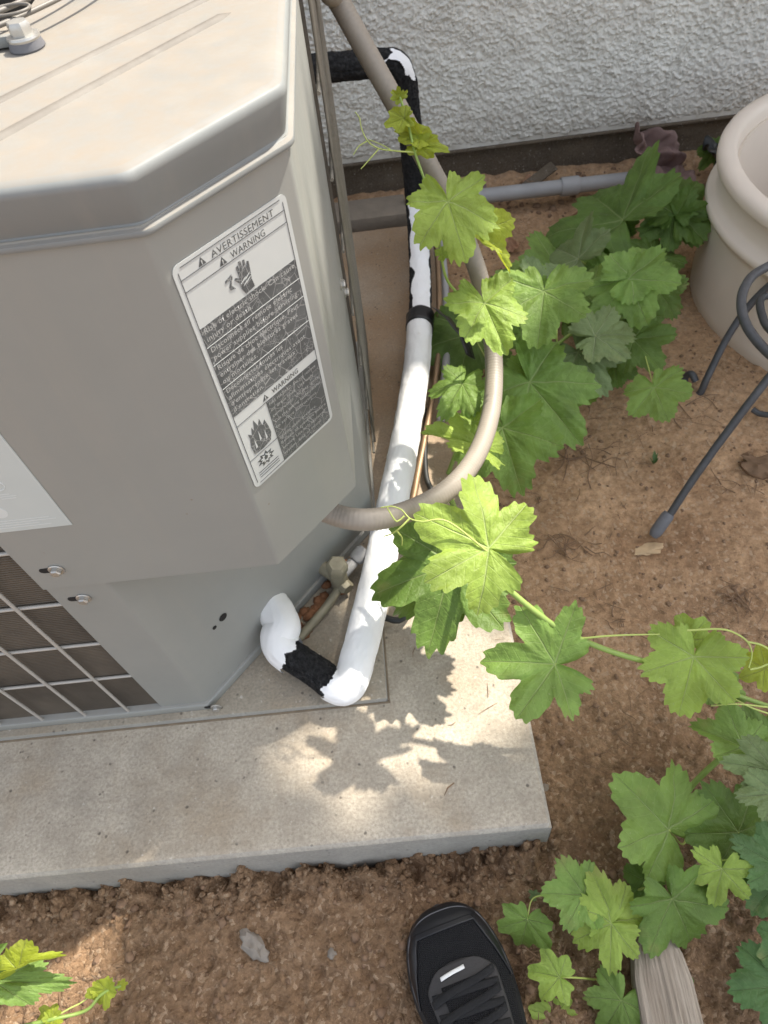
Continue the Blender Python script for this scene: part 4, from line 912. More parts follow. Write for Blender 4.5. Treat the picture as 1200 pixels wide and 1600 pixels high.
bm = bmesh.new(); lathe_axis(bm, [(.008, 0), (.008, .0003)], pp(-.3735, .532, 0), (0, -1, 0), 28); adopt(bmo('faded_dot', bm, M['platemark']), plate)

# ------------------------------------------------------------------ refrigerant line
rl = empty('refrigerant_line'); rl.location = (0, 0, 0)
tag(rl, 'insulated refrigerant pipe, black foam partly painted white, beside the air conditioner', 'pipe')
RR = .0240
full = [tuple(p) for p in SUCTION]
line_low = [(-.252, .575, .075)]+full
up = [(RISER_X-.004, 1.535, .085), (RISER_X, 1.605, .105), (RISER_X, RISER_Y, .16), (RISER_X-.003, RISER_Y, .26), (RISER_TOP[0]+.002, RISER_Y, .355), (RISER_TOP[0], RISER_Y, RISER_TOP[2]-.038), (RISER_TOP[0]-.012, RISER_Y, RISER_TOP[2]-.006), (RISER_TOP[0]-.042, RISER_Y, RISER_TOP[2]+.004), (RISER_LEFT[0], RISER_Y, RISER_LEFT[2]-.003), (-.19, RISER_Y+.01, .425), (-.26, RISER_Y+.10, .425), (-.27, 1.93, .425)]
C = catmull(line_low+up, .0035)
sC = np.r_[0, np.cumsum(np.linalg.norm(np.diff(C, axis=0), axis=1))]
def s_at(P_): return sC[np.argmin(np.linalg.norm(C-np.array(P_), axis=1))]
def rough_foam(S, TH): return .0045*(fbm(S*70, TH*7, 4, 4, .65)-.5)-.0022*sstep(.06, .0, np.abs(fbm(S*28, TH*9, 2, 9)-.5))
radii = np.full(len(C), RR); radii = radii+.0035*sstep(1.1, 1.7, sC)
V, F = tube_geo(C, radii, 72, True, rough_foam); link('foam_sleeve', V, F, M['foam'], rl, True)
T_, N_, B_ = frames(C)
# angle facing the camera at each ring, to place painted patches
tocam = np.array([0, 0, 1.0])-C; tocam /= np.linalg.norm(tocam, axis=1)[:, None]
phi = np.arctan2((tocam*B_).sum(1), (tocam*N_).sum(1))
def coat(s0, s1, half, seed, amp=.6, th=.0022, off=0., ns=36., nt=2.2, endj=.010):
    j0, j1 = np.searchsorted(sC, s0-.02), np.searchsorted(sC, s1+.02)
    fs = np.linspace(sC[j0], sC[min(j1, len(sC)-1)], int((sC[min(j1, len(sC)-1)]-sC[j0])/.0016)+2); Cs = np.stack([np.interp(fs, sC, C[:, q]) for q in range(3)], 1)
    n = 150; rad_s = np.interp(fs, sC, radii); base_s = fs[0]
    Tf, Nf, Bf = frames(Cs); tcm = np.array([0, 0, 1.0])-Cs; ph = np.arctan2((tcm*Bf).sum(1), (tcm*Nf).sum(1))
    def dsp(S, TH): return .0030*(fbm(S*45+seed, TH*2.2, 3, seed)-.4)+.0040*(fbm(S*9+seed, TH*.8+seed, 2, seed+1)-.5)
    def msk(S, TH):
        d = np.abs((TH-ph[:, None]-off+np.pi) % (2*np.pi)-np.pi)
        e = amp*(fbm((S+base_s)*ns, TH*nt+seed, 3, seed)-.5)*2
        j = endj*(fbm(TH*2.5+seed, TH*0+seed, 3, seed+2)-.5)*4
        return (d < half+e) & (S+base_s > s0+j) & (S+base_s < s1+j*.8)
    V, F = tube_geo(Cs, rad_s+th, n, False, dsp, msk)
    used = sorted(set(i for f in F for i in f)); mp = {a: b for b, a in enumerate(used)}
    o = link('white_coating', V[used], [tuple(mp[i] for i in f) for f in F], M['white'], rl, True)
    return o
s_knob0 = s_at(SUCTION[0])-.07; s_knob1 = s_at(SUCTION[3])-.012; s_b = s_at(SUCTION[5])-.002; s_tape = s_at(SUCTION[12])-.085
coat(s_knob0, s_knob1, 4, 3, 0, .0035, endj=.007)
coat(s_b, s_tape, 4, 7, 0, .0022, endj=.007)
coat(s_tape+.030, s_tape+.47, .85, 12, .40, .0030, .15, 22, 1.2)
coat(s_at((RISER_X, RISER_Y, .25)), s_at((RISER_X, RISER_Y, .285)), .45, 31, .5, .0025, .45, 60, 3)
coat(s_at((RISER_X, RISER_Y, .30)), s_at((RISER_X, RISER_Y, .31)), .22, 35, .3, .0025, .2, 60, 3)
coat(s_at((RISER_TOP[0], RISER_Y, RISER_TOP[2]-.03)), s_at((RISER_TOP[0]-.035, RISER_Y, RISER_TOP[2])), .42, 41, .35, .003, .55, 60, 2)
# tape wrap with loose tail
i0, i1 = np.searchsorted(sC, s_tape-.008), np.searchsorted(sC, s_tape+.030); Ct = C[i0:i1]
V, F = tube_geo(Ct, radii[i0:i1]+.005, 40, True, lambda S, TH: .002*np.sin(S*900+TH)+.002*(fbm(S*90, TH*3, 2, 5)-.5)); link('tape_wrap', V, F, M['tape'], rl, True)
pt = Ct[len(Ct)//2]; tail = [pt+np.array(d) for d in ((.030, .004, .020), (.050, -.030, .020), (.075, -.075, .004), (.085, -.110, -.018))]
Ctl = catmull(tail, .006); V = []; F = []
for k, p in enumerate(Ctl):
    wv = .012*math.sin(k*.6)
    for j in range(4): V.append(tuple(p+np.array([-.004+.007*j, -.003+.004*j, .012-.008*j+.002*math.sin(k*.9+j)])))
for k in range(len(Ctl)-1):
    for j in range(3): F.append((k*4+j, k*4+j+1, k*4+j+5, k*4+j+4))
o = link('tape_tail', V, F, M['tape'], rl, True); md = o.modifiers.new('thickness', 'SOLIDIFY'); md.thickness = .0012

# ------------------------------------------------------------------ conduit, cables, valves
cd = tag(empty('electrical_conduit'), 'curved beige flexible conduit looping from above into the air conditioner', 'conduit')
cpts = [(-.30, 1.95, 1.22), (-.19, 1.60, 1.02), (-.085, 1.24, .86)]+CONDUIT[:-1]+[(-.088, .500, .3385), (-.118, .515, .357), (-.132, .528, .385), (-.134, .532, .410)]
def ribbed(S, TH): return 0.00022*np.sin(S*2*math.pi/.0052)
tube('conduit_tube', cpts, .0140, M['conduit'], cd, 22, .0016, ribbed)
bm = bmesh.new(); lathe_axis(bm, [(.020, 0), (.021, .004), (.021, .016), (.018, .020)], (-.134, .532, .378), (0, 0, 1), 8); bmo('conduit_fitting', bm, M['conduit'], cd, True, 35)
o = tube('liquid_line', COPPER, .0062, M['copper'], None, 12, .008); tag(o, 'thin copper liquid line running behind the white pipe', 'pipe')
o = tube('drain_tube', GREYTUBE, .0082, M['greypvc'], None, 12, .008); tag(o, 'slim grey plastic tube standing beside the white pipe', 'tube')
o = tube('black_cable', BLACKWIRE, .0055, M['blackwire'], None, 10, .008); tag(o, 'black cable on the pad curving under the conduit', 'cable')
va = empty('service_valve'); tag(va, 'brass service valve with hexagonal cap at the foot of the unit', 'valve')
vx_, vy_, vz_ = VALVE
def vpart(name, prof, P_, ax, mat, n=24):
    bm = bmesh.new(); lathe_axis(bm, prof, P_, ax, n); return bmo(name, bm, mat, va, True, 35)
vpart('valve_body', [(.012, 0), (.015, .006), (.015, .05), (.013, .056)], (vx_, vy_, .013), (0, 0, 1), M['brass'])
vpart('valve_cap', [(.0165, 0), (.018, .004), (.018, .022), (.0135, .028)], (vx_, vy_, .066), (.15, -.1, 1), M['brass'], 6)
vpart('valve_inlet', [(.010, 0), (.012, .004), (.012, .05), (.010, .06)], (vx_, vy_, .045), (-.74, .66, 0), M['brass'])
vpart('gauge_port', [(.008, 0), (.0095, .004), (.0095, .028), (.007, .032)], (vx_+.006, vy_+.004, .045), (.66, .6, .25), M['greypvc'])
vpart('port_cap', [(.011, .032), (.013, .036), (.013, .052), (.009, .058)], (vx_+.006, vy_+.004, .045), (.66, .6, .25), M['greypvc'], 12)
vpart('outlet_nut', [(.010, 0), (.0125, .003), (.0125, .02), (.010, .024)], (vx_, vy_, .035), (.6, -.78, 0), M['brass'], 6)
o = tube('copper_tail', [(-.118, .585, .030), (-.145, .548, .024), (-.185, .505, .020), (-.215, .474, .018)], .0075, M['brass'], None, 12, .01); tag(o, 'dull straight tube lying between the valve and black foam', 'tube')
bm = bmesh.new()
for k in range(46):
    rr = random.Random(k); p = Vector((-.165+.055*rr.uniform(-1, 1), .575, .015)); p.y = .402+(p.x+.333)*1.118-.012-.05*rr.random(); s = rr.uniform(.004, .012)
    bmesh.ops.create_icosphere(bm, subdivisions=1, radius=s, matrix=Matrix.Translation(p) @ Matrix.Diagonal((1, 1, .6, 1)))
tag(bmo('rust_debris', bm, simple('rusty_crumbs', (.25, .115, .055), .95, .4, 120, .6, 200), None, True), 'heap of rusty orange crumbs against the unit beside the valve', 'debris', kind='stuff')

# pipe and board along the foundation
gp = tag(empty('drain_pipe'), 'grey plastic drain pipe lying along the foundation', 'pipe')
tube('pipe_run', [(.10, 1.79, .005), (.74, 1.779, .004)], .0195, M['greypvc'], gp, 20, .05)
bm = bmesh.new(); lathe_axis(bm, [(.0235, 0), (.0245, .003), (.0245, .045), (.0235, .048)], (.525, 1.7829, .0045), (1, -.0167, 0), 24); bmo('coupling', bm, M['greypvc'], gp, True, 35)
o = box('foundation_board', (-.75, 1.735, -.03), (.098, 1.84, .012), M['plank'], None, .006); tag(o, 'weathered grey board lying against the foundation behind the unit', 'board')

# ------------------------------------------------------------------ grape vines
def leaf_mesh(seed, w, fold, lob, small):
    rs = random.Random(seed); N = 90 if small else 205; teeth = N//5
    th = np.linspace(-math.pi+.03, math.pi-.03, N); lobes = [(0, 1.0), (.95, rs.uniform(.86, .98)), (-.95, rs.uniform(.86, .98)), (1.87, rs.uniform(.72, .84)), (-1.87, rs.uniform(.72, .84)), (2.55, rs.uniform(.52, .62)), (-2.55, rs.uniform(.52, .62))]
    env = np.zeros(N); rs_l = rs.uniform(.8, 1.45)
    for a, A in lobes: env = np.maximum(env, A*(1-.31*rs_l*(.55+.5*lob)*(np.abs(th-a)/.475)**2.0))
    k = np.array([.2, .4, .2]); env = np.convolve(np.r_[env[:1], env, env[-1:]], k/k.sum(), 'valid')
    env *= 1-.72*sstep(2.72, 3.10, np.abs(th))
    ty = np.repeat(np.array([rs.uniform(.45, 1.25) for _ in range(teeth+1)]), 5)[:N]; saw = np.tile([0., .45, .85, 1., .35], teeth+1)[:N]*ty; amp = .062+.055*noise2(th*3, th*0+seed, seed)
    rings = [0, .10, .22, .36, .50, .64, .77, .88, 1.0] if not small else [0, .2, .45, .7, .88, 1.0]
    V = []; UV = []; ph = rs.uniform(0, 6); sd = seed*13 % 1000
    curl = rs.uniform(.05, .38); side = rs.uniform(-.05, .34); wav = rs.uniform(.03, .11); asym = rs.uniform(-.12, .12); puck = rs.uniform(.05, .09)
    for q in rings[1:]:
        tooth = 1+amp*(saw-.35)*(1 if q == 1 else (.35 if q > .85 else 0))
        r = q*env*tooth; X = r*np.cos(th); Y = r*np.sin(th)
        d = np.minimum.reduce([np.where(np.cos(th-a) > 0, np.abs(r*np.sin(th-a)), 9) for a in (0, .95, -.95, 1.85, -1.85)])
        Z = fold*np.abs(Y)-curl*np.clip(X, 0, 2)**2-side*Y**2+asym*Y-.20*np.clip(-X, 0, 1)**2
        Z = Z+.018*sstep(0, .13, d)+puck*1.5*(fbm(X*4+sd, Y*4+sd*.7, 3, seed)-.5)+.055*(fbm(X*12+sd, Y*12, 3, seed+5)-.5)+wav*q**3*np.sin(th*4+ph)+.03*q**2*np.sin(th*9+ph*2)
        V.append(np.stack([X, Y*w, Z], 1)); UV.append(np.stack([X, Y], 1))
    m = len(rings)-1; Vv = np.concatenate([np.zeros((1, 3))]+V); U = np.concatenate([np.zeros((1, 2))]+UV); F = []
    for j in range(N-1): F.append((0, 1+j, 2+j))
    for i in range(m-1):
        for j in range(N-1): a = 1+i*N+j; F.append((a, a+N, a+N+1, a+1))
    return Vv, U, F
LC = [0]
def build_leaf(spec, parent):
    J, mid, nor, ln, w, fold, cls, lob = spec; LC[0] += 1
    V, U, F = leaf_mesh(LC[0]*7+3, w, fold, lob, ln < .045)
    mid = np.array(mid); nor = np.array(nor); s = np.cross(nor, mid); V = V*ln
    W = np.array(J)+V[:, :1]*mid+V[:, 1:2]*s+V[:, 2:3]*nor
    me = bpy.data.meshes.new('leaf'); me.from_pydata([tuple(v) for v in W], [], F); me.update()
    uv = me.uv_layers.new(name='leaf'); idx = np.empty(len(me.loops), np.int32); me.loops.foreach_get('vertex_index', idx); uv.data.foreach_set('uv', U[idx].astype(np.float32).ravel())
    return link_me('leaf', me, LEAFM[cls], parent, True)
def vine(name, label, leaves, stems, cat='grape vine', group='grape vines'):
    e = tag(empty(name), label, cat, group)
    for n, r, P_ in stems:
        tube(n, P_, r, M['stem'] if n == 'cane' else M['tendril'], e, 8, .006, None, None, .75 if n == 'cane' else .6)
    for s in leaves: build_leaf(s, e)
    return e
vine('grape_vine', 'young climbing vine shoot with tendrils in front of the conduit and wall', LEAF_SHOOT, STEM_SHOOT)
vine('grape_vine', 'bright leafy vine behind the conduit between white pipe and bare soil', LEAF_CENTRE, STEM_CENTRE)
vine('grape_vine', 'dark dusty vine foliage beside the beige planter pot', LEAF_POTSIDE, STEM_POTSIDE)
vine('grape_vine', 'arching yellow green vine cane over the corner of the concrete pad', LEAF_ARCH, STEM_ARCH)
vine('grape_vine', 'dense vine foliage along the right edge above the wooden board', LEAF_EDGE, STEM_EDGE)
vine('grape_vine', 'low vine leaves between the black shoe and the wooden board', LEAF_FRONT, STEM_FRONT)
vine('grape_vine', 'small vine shoot tip on the soil in the lower left corner', LEAF_CORNER, STEM_CORNER)

# ------------------------------------------------------------------ planter pot and plant stand
pot = tag(empty('planter_pot'), 'large beige round planter pot with rolled rim and raised ring', 'planter')
pc = (1.09, 1.235, 0)
lathe('pot_body', [(.0, -.06), (.345, -.06), (.368, -.045), (.372, 0), (.374, .08), (.376, .15), (.379, .165), (.390, .170), (.3935, .180), (.390, .190), (.379, .195), (.374, .205), (.372, .235), (.375, .24), (.345, .25)], pc, M['clay'], pot, 96, 60)
lathe('pot_rim', [(.372, .249), (.384, .248), (.390, .251), (.3925, .257), (.3925, .268), (.389, .276), (.380, .2795), (.366, .2795), (.358, .276), (.354, .266), (.348, .24), (.335, .15), (.325, .02)], pc, M['clay'], pot, 96, 60)
lathe('pot_floor', [(.0, .02), (.15, .025), (.326, .02)], pc, M['clayin'], pot, 48)
st = tag(empty('plant_stand'), 'black wrought iron plant stand with scrolls beside the planter pot', 'plant stand')
wob = lambda S, TH: .0006*(fbm(S*120, TH*2, 2, 3)-.5)
tube('leg', STAND_LEG_A, .0068, M['iron'], st, 14, .008, wob); tube('leg', STAND_LEG_B, .0072, M['iron'], st, 14, .006, wob)
tube('scroll', STAND_SCROLL, .0080, M['iron'], st, 14, .006, wob); tube('scroll', STAND_CURL, .0068, M['iron'], st, 12, .006, wob); tube('hoop', STAND_HOOP, .0060, M['iron'], st, 12, .008, wob)
tube('foot_cap', [STAND_SOCK[0], STAND_SOCK[1]], .0115, M['rubber'], st, 14, .006, lambda S, TH: -.004*(np.clip(1-S/.012, 0, 1)**2)-.003*np.clip((S-.045)/.01, 0, 1))
top = Vector(STAND_LEG_A[-1])
tube('leg', [tuple(top), (top.x+.12, top.y+.02, .15), (top.x+.28, top.y-.04, -.05)], .0080, M['iron'], st, 14, .01)
tube('top_bar', [tuple(top), (top.x+.06, top.y+.05, .302), (top.x+.13, top.y+.10, .30)], .0075, M['iron'], st, 12, .01)

# ------------------------------------------------------------------ shoe
sh = tag(empty('shoe'), 'black running shoe with black laces standing on the soil', 'shoe')
ANG = math.radians(14)
SM = Matrix.Translation((-.016, .119, -.100)) @ Matrix.Rotation(math.pi+ANG, 4, 'Z')   # local +y runs from toe to heel
def plan(s):                                      # half widths (left seen from above with toe up, right) along the length .30
    L = np.array([0, .004, .012, .025, .045, .07, .10, .13, .17, .21, .25, .28, .295, .30]); 
    a = np.array([.0, .022, .036, .047, .055, .060, .060, .055, .046, .041, .040, .036, .022, .0])
    b = np.array([.0, .022, .036, .047, .055, .061, .063, .061, .055, .049, .045, .038, .022, .0])
    return np.interp(s, L, a)*1.05, np.interp(s, L, b)*1.05
def shoe_obj(name, V, F, mat, smooth=True, sharp=50):
    return link(name, [SM @ Vector(v) for v in V], F, mat, sh, smooth, sharp)
ss = np.r_[np.linspace(0, .03, 14)**1.0, np.linspace(.034, .27, 40), np.linspace(.274, .30, 12)]
def sole_ring(inset, z):
    out = []
    for s in ss: out.append((-max(0, plan(s)[1]-inset), s, z))
    for s in ss[::-1][1:-1]: out.append((max(0, plan(s)[0]-inset), s, z))
    return out
rgs = [sole_ring(.006, .0), sole_ring(-.001, .004), sole_ring(-.003, .014), sole_ring(-.001, .026), sole_ring(.003, .031), sole_ring(.008, .031)]
m = len(rgs[0]); V = [v for r in rgs for v in r]; F = [(i*m+j, i*m+(j+1) % m, (i+1)*m+(j+1) % m, (i+1)*m+j) for i in range(len(rgs)-1) for j in range(m)]
F.append(tuple(range(m))[::-1]); F.append(tuple((len(rgs)-1)*m+j for j in range(m))); shoe_obj('sole', V, F, M['sole'])
def top_h(s): return float(np.interp(s, [0, .008, .02, .04, .07, .10, .13, .17, .20, .23, .27, .30], [.028, .044, .055, .062, .066, .075, .086, .100, .108, .092, .098, .098]))
na = 33
def upper_pt(s, a, extra=0):                      # a in [-1,1] across, from right rim over the top to left rim
    l, r = plan(min(s, .2985)); hw = (r if a < 0 else l)-.003; t = abs(a)*math.pi/2; H_ = top_h(s)-.028
    x = hw*math.sin(t)**.74*(1 if a > 0 else -1); z = .028+H_*max(0, math.cos(t))**.62
    return np.array([x*(1+extra/.06), s, z+extra])
def patch(name, s0, s1, a0, a1, mat, extra, ns=26, nn=33, shape=None, th=.0018, sub=True):
    V = []; F = []
    for i in range(ns):
        s = s0+(s1-s0)*i/(ns-1)
        lo, hi = (a0, a1) if shape is None else shape((s-s0)/(s1-s0))
        for j in range(nn): V.append(upper_pt(s, lo+(hi-lo)*j/(nn-1), extra))
    for i in range(ns-1):
        for j in range(nn-1): F.append((i*nn+j, i*nn+j+1, (i+1)*nn+j+1, (i+1)*nn+j))
    o = shoe_obj(name, V, F, mat)
    if th: md = o.modifiers.new('thickness', 'SOLIDIFY'); md.thickness = th; md.offset = 0
    return o
patch('upper', .002, .215, -1, 1, M['knit'], 0, 60, 41, th=0)
patch('toe_cap', .003, .030, -1, 1, M['shoe'], .0012, 16, 41)
for sgn in (-1, 1):
    patch('side_overlay', .028, .105, sgn*.52, sgn*1, M['shoe'], .0012, 24, 18, lambda t, q=sgn: (q*(.50+.36*t*t), q*1.0))
patch('vamp_edge', .027, .034, -.55, .55, M['shoe'], .0013, 6, 30)
patch('lace_bed', .070, .20, -.5, .5, M['lacebed'], .0022, 40, 26, lambda t: (-(.42*min(1, math.sqrt(t*6+.001))+.02), (.42*min(1, math.sqrt(t*6+.001))+.02)))
patch('tongue', .092, .235, -.2, .2, M['knit'], .0038, 30, 14)
def ribbon(name, pts, wdt, mat, extra):
    C_ = catmull([(p[0], p[1], 0) for p in pts], .06); C_ = np.array([np.array(pts[0])+(np.array(pts[-1])-np.array(pts[0]))*t for t in np.linspace(0, 1, 14)])
    V = []; F = []
    for k, (s, a) in enumerate(C_):
        t = k/13; lift = extra+.0016*math.sin(t*math.pi)
        for j in range(5): V.append(upper_pt(s+wdt*(j/4-.5), a, lift+.0006*math.cos((j/4-.5)*3)))
    for k in range(13):
        for j in range(4): F.append((k*5+j, k*5+j+1, k*5+j+6, k*5+j+5))
    o = shoe_obj(name, V, F, mat); md = o.modifiers.new('thickness', 'SOLIDIFY'); md.thickness = .0016; md.offset = 0; return o
for k in range(5):
    s = .094+.021*k
    ribbon('lace', [(s-.003, -.36), (s+.012, .38)], .0085, M['lace'], .0055); 
    ribbon('lace', [(s+.012, -.38), (s+.006, .36)], .0085, M['lace'], .0040)
ribbon('white_tag', [(.0795, -.04), (.0835, .17)], .0042, M['tagwhite'], .0042)
# piping line round the toe
V = [SM @ Vector(upper_pt(s, a, .0016)) for s, a in [(.105, -.97), (.08, -.94), (.05, -.9), (.028, -.8), (.016, -.55), (.0115, -.25), (.0105, 0), (.0115, .25), (.016, .55), (.028, .8), (.05, .9), (.08, .94), (.105, .97)]]
tube('piping', [tuple(v) for v in V], .0011, M['rubber'], sh, 6, .004)
# heel counter, collar and sock
patch('heel_counter', .205, .2985, -1, -.28, M['knit'], 0, 26, 18, th=.003); patch('heel_counter', .205, .2985, .28, 1, M['knit'], 0, 26, 18, th=.003)
cz = SM @ Vector((-.002, .245, 0))
lathe('sock', [(.0, .04), (.030, .05), (.034, .09), (.036, .12), (.035, .15), (.033, .17)], (cz.x, cz.y, -.100), M['sock'], sh, 28)

# ------------------------------------------------------------------ wooden board by the vine
wb = tag(empty('wooden_board'), 'weathered grey wooden board end under the vine leaves', 'board')
bw = .037; V = []; F = []
WM = Matrix.Translation((.2635, .062, -.062)) @ Matrix.Rotation(math.radians(-4), 4, 'Z') @ Matrix.Rotation(math.radians(-3), 4, 'X')
nxs = 60; nys = 60; U_ = np.linspace(-1, 1, nxs); Ln = np.linspace(0, -.42, nys); X, Y = np.meshgrid(U_, Ln)
hw = np.interp(-Y, [0, .006, .02, .05, .42], [.46, .62, .80, .95, 1.12])*bw
g = fbm(X*9, Y*3, 4, 14, .6); Zt = .0010*np.round(g*6)/6*4+.0025*(g-.5)-.004*np.abs(X)**8
top_v = np.stack([(X*hw).ravel(), Y.ravel(), Zt.ravel()], 1)
low = top_v.copy(); low[:, 2] = -.032
def bpart(name, V, nx_, ny_, flip=False):
    o = fast_grid(name, V, nx_, ny_, M['wood'], wb); o.data.transform(Matrix.Identity(4)); o.matrix_world = WM
    return o
bpart('board_face', top_v, nxs, nys)
T3 = top_v.reshape(nys, nxs, 3); 
rim = list(T3[::-1, 0])+list(T3[0])+list(T3[:, -1]); rim = np.array(rim); lowr = rim.copy(); lowr[:, 2] = -.032
bpart('board_edge', np.concatenate([rim, lowr]), len(rim), 2)
bm = bmesh.new(); lathe_axis(bm, [(.0022, 0), (.0030, .0012), (.0018, .002)], (-.018, -.018, .003), (0, 0, 1), 14); o = bmo('nail_head', bm, M['copper'], wb, True); o.matrix_world = WM

# ------------------------------------------------------------------ loose things on the soil
def gz_at(x, y): return float(ground_full(np.array([x]), np.array([y]))[0])
def stone(P_, size, mat, seed, name='stone', flat=.6):
    rr = random.Random(seed); bm = bmesh.new(); bmesh.ops.create_icosphere(bm, subdivisions=3, radius=1)
    for v in bm.verts:
        n = v.co.copy(); k = 1+.75*(float(fbm(np.array([n.x*2.2+n.z*1.3+seed]), np.array([n.y*2.2+n.z*2.1]), 4, seed, .65)[0])-.5)*2
        v.co = Vector((n.x*k*size[0], n.y*k*size[1], n.z*k*size[2]))
    o = bmo(name, bm, mat, None, True, 60); o.rotation_euler = (rr.uniform(-.3, .3), rr.uniform(-.3, .3), rr.uniform(0, 6)); o.location = (P_[0], P_[1], gz_at(P_[0], P_[1])+size[2]*.35); return o
tag(stone(ROCK_A, (.024, .013, .012), M['stone'], 4), 'jagged pale grey stone on the soil in front of the pad', 'stone', 'loose stones')
tag(stone(ROCK_B, (.0075, .0065, .005), M['stone'], 9), 'small round pale pebble on the soil left of the shoe', 'stone', 'loose stones')
tag(stone(CHIP_A, (.008, .010, .003), M['plank'], 12, 'wood_chip'), 'tan wood chip on the soil beside the pad corner', 'wood chip')
tag(stone(PALEPATCH, (.016, .026, .0035), simple('pale_dry_clod', (.52, .37, .22), .95, .25, 60, .6, 140), 15, 'clod'), 'pale dry clod of earth at the foot of the plant stand leg', 'clod')
tag(stone(ROOT, (.042, .02, .02), M['twig'], 17, 'root_chunk'), 'dry brown root chunk on the soil at the right edge', 'root')
def twig_clump(P_, n, size, seed, label, mat='twig', name='twig_clump'):
    e = tag(empty(name), label, 'dry twigs', 'dry litter on the soil'); rr = random.Random(seed)
    for k in range(n):
        a = rr.uniform(0, 6.28); x = P_[0]+rr.gauss(0, size*.35); y = P_[1]+rr.gauss(0, size*.25); l_ = rr.uniform(.3, 1)*size*.6
        pts = []
        for t in (-1, -.3, .4, 1):
            px = x+math.cos(a)*t*l_+rr.gauss(0, l_*.12); py = y+math.sin(a)*t*l_+rr.gauss(0, l_*.12); pts.append((px, py, gz_at(px, py)+.002+rr.uniform(0, .006)))
        tube('twig', pts, rr.uniform(.0006, .0016), M[mat], e, 5, .01, None, None, .4)
    return e
twig_clump(CLUMP_A, 22, .055, 3, 'tuft of dry brown litter on the soil right of the arching vine')
twig_clump(CLUMP_B, 18, .050, 4, 'tuft of dry litter on the soil above the arching vine tendrils')
twig_clump(CLUMP_C, 6, .03, 5, 'few dry bark shreds on the soil above the vine cane')
twig_clump(BARK, 16, .09, 6, 'scattered red brown bark shreds near the little weed')
twig_clump((.62, .93, 0), 9, .10, 7, 'thin dry twigs between the legs of the plant stand')
twig_clump((ROOT[0]-.05, ROOT[1]-.02, 0), 9, .06, 8, 'dry rootlets beside the brown root chunk')
twig_clump((.115, .025, 0), 26, .05, 9, 'mat of dry needles beside the right side of the shoe')
we = tag(empty('weed'), 'tiny green weed sprouting from the bare soil', 'weed')
rr = random.Random(8); wz = gz_at(WEED[0], WEED[1])
for k in range(9):
    a = rr.uniform(0, 6.28); l_ = rr.uniform(.012, .03); d = Vector((math.cos(a)*.6, math.sin(a)*.6+.2, 1)).normalized()*l_; b = Vector((WEED[0], WEED[1], wz)); n = Vector((-math.sin(a), math.cos(a), 0))*.0028
    mid_ = b+d*.55; bm = bmesh.new(); bm.faces.new([bm.verts.new(p) for p in (b, mid_-n, b+d, mid_+n)]); bmo('blade', bm, M['treeleaf'], we)
def crumpled(name, P_, size, mat, seed, label, tilt=(0, 0, 0), curl=1.0):
    n = 34; V = []; F = []; rr = random.Random(seed)
    for j in range(n):
        for i in range(n):
            u = i/(n-1)*2-1; v = j/(n-1)*2-1; r = max(abs(u), abs(v)); th_ = math.atan2(v, u); k = r/max(1e-6, math.hypot(u, v)); x = u*k; y = v*k
            e = 1+.45*float(noise2(np.array([th_*2.2+9]), np.array([seed*1.]), seed)[0])*r+.08*math.sin(th_*11)*r
            z = curl*(.75*x*x-.25*y+1.0*(float(fbm(np.array([x*1.7+5]), np.array([y*1.7+seed]), 3, seed)[0])-.5))+.22*math.sin(x*6+seed)*abs(y)+.10*math.sin(y*9+x*4)
            V.append((x*e*size*(1-.25*curl*abs(x)), y*e*size*.8, z*size))
    for j in range(n-1):
        for i in range(n-1): F.append((j*n+i, j*n+i+1, (j+1)*n+i+1, (j+1)*n+i))
    o = link(name, V, F, mat, None, True); o.location = P_; o.rotation_euler = tilt; md = o.modifiers.new('thickness', 'SOLIDIFY'); md.thickness = .0008
    return tag(o, label, 'dead leaf', 'fallen dead leaves')
crumpled('dead_leaf', (DEADLEAF[0]-.01, DEADLEAF[1]-.07, .045), .075, M['deadleaf'], 5, 'large curled mauve brown dead leaf against the foundation', (math.radians(55), .2, .3), 1.1)
crumpled('dead_leaf', (DEADLEAF[0]+.04, DEADLEAF[1]-.14, .01), .055, M['deadleaf'], 6, 'small flat mauve dead leaf below the larger curled one', (.3, .1, 1.2), .6)
for k, (x_, y_, z_, sz_, m__, tx) in enumerate([(.30, 1.86, .0, .030, 'deadleaf', 'leftmost dead leaf scrap at the foundation just right of the pipe'), (.46, 1.87, .005, .024, 'tanleaf', 'little tan dead leaf at the foundation above the drain pipe middle'), (.82, 1.86, .01, .034, 'deadleaf', 'brown dead leaf scrap at the foundation right of the curled one'), (.20, 1.70, -.03, .026, 'deadleaf', 'brown dead leaf on the soil below the drain pipe start'), (.36, 1.60, -.03, .022, 'tanleaf', 'small tan dead leaf on bare soil below the drain pipe')]): crumpled('dead_leaf', (x_, y_, gz_at(x_, y_)+.010), sz_, M[m__], 21+k, tx, (.4, .2, k*1.3), .8)
crumpled('dead_leaf', (TANLEAF[0], TANLEAF[1]-.03, .02), .045, M['tanleaf'], 7, 'tan dead leaf at the end of the grey drain pipe', (math.radians(50), .1, 1.0), .5)
crumpled('dead_leaf', (SHARD[0], SHARD[1]-.05, .03), .06, M['blackwire'], 9, 'dark rotten leaf scrap near the planter pot rim', (.6, .2, .4), .7)
o = box('slate_shard', (-.05, -.016, -.003), (.05, .016, .003), M['found'], None, .002); o.location = (DARKCHIP[0], 1.862, .0); o.rotation_euler = (.35, -.30, .45); tag(o, 'dark slate shard lying above the grey drain pipe', 'shard')

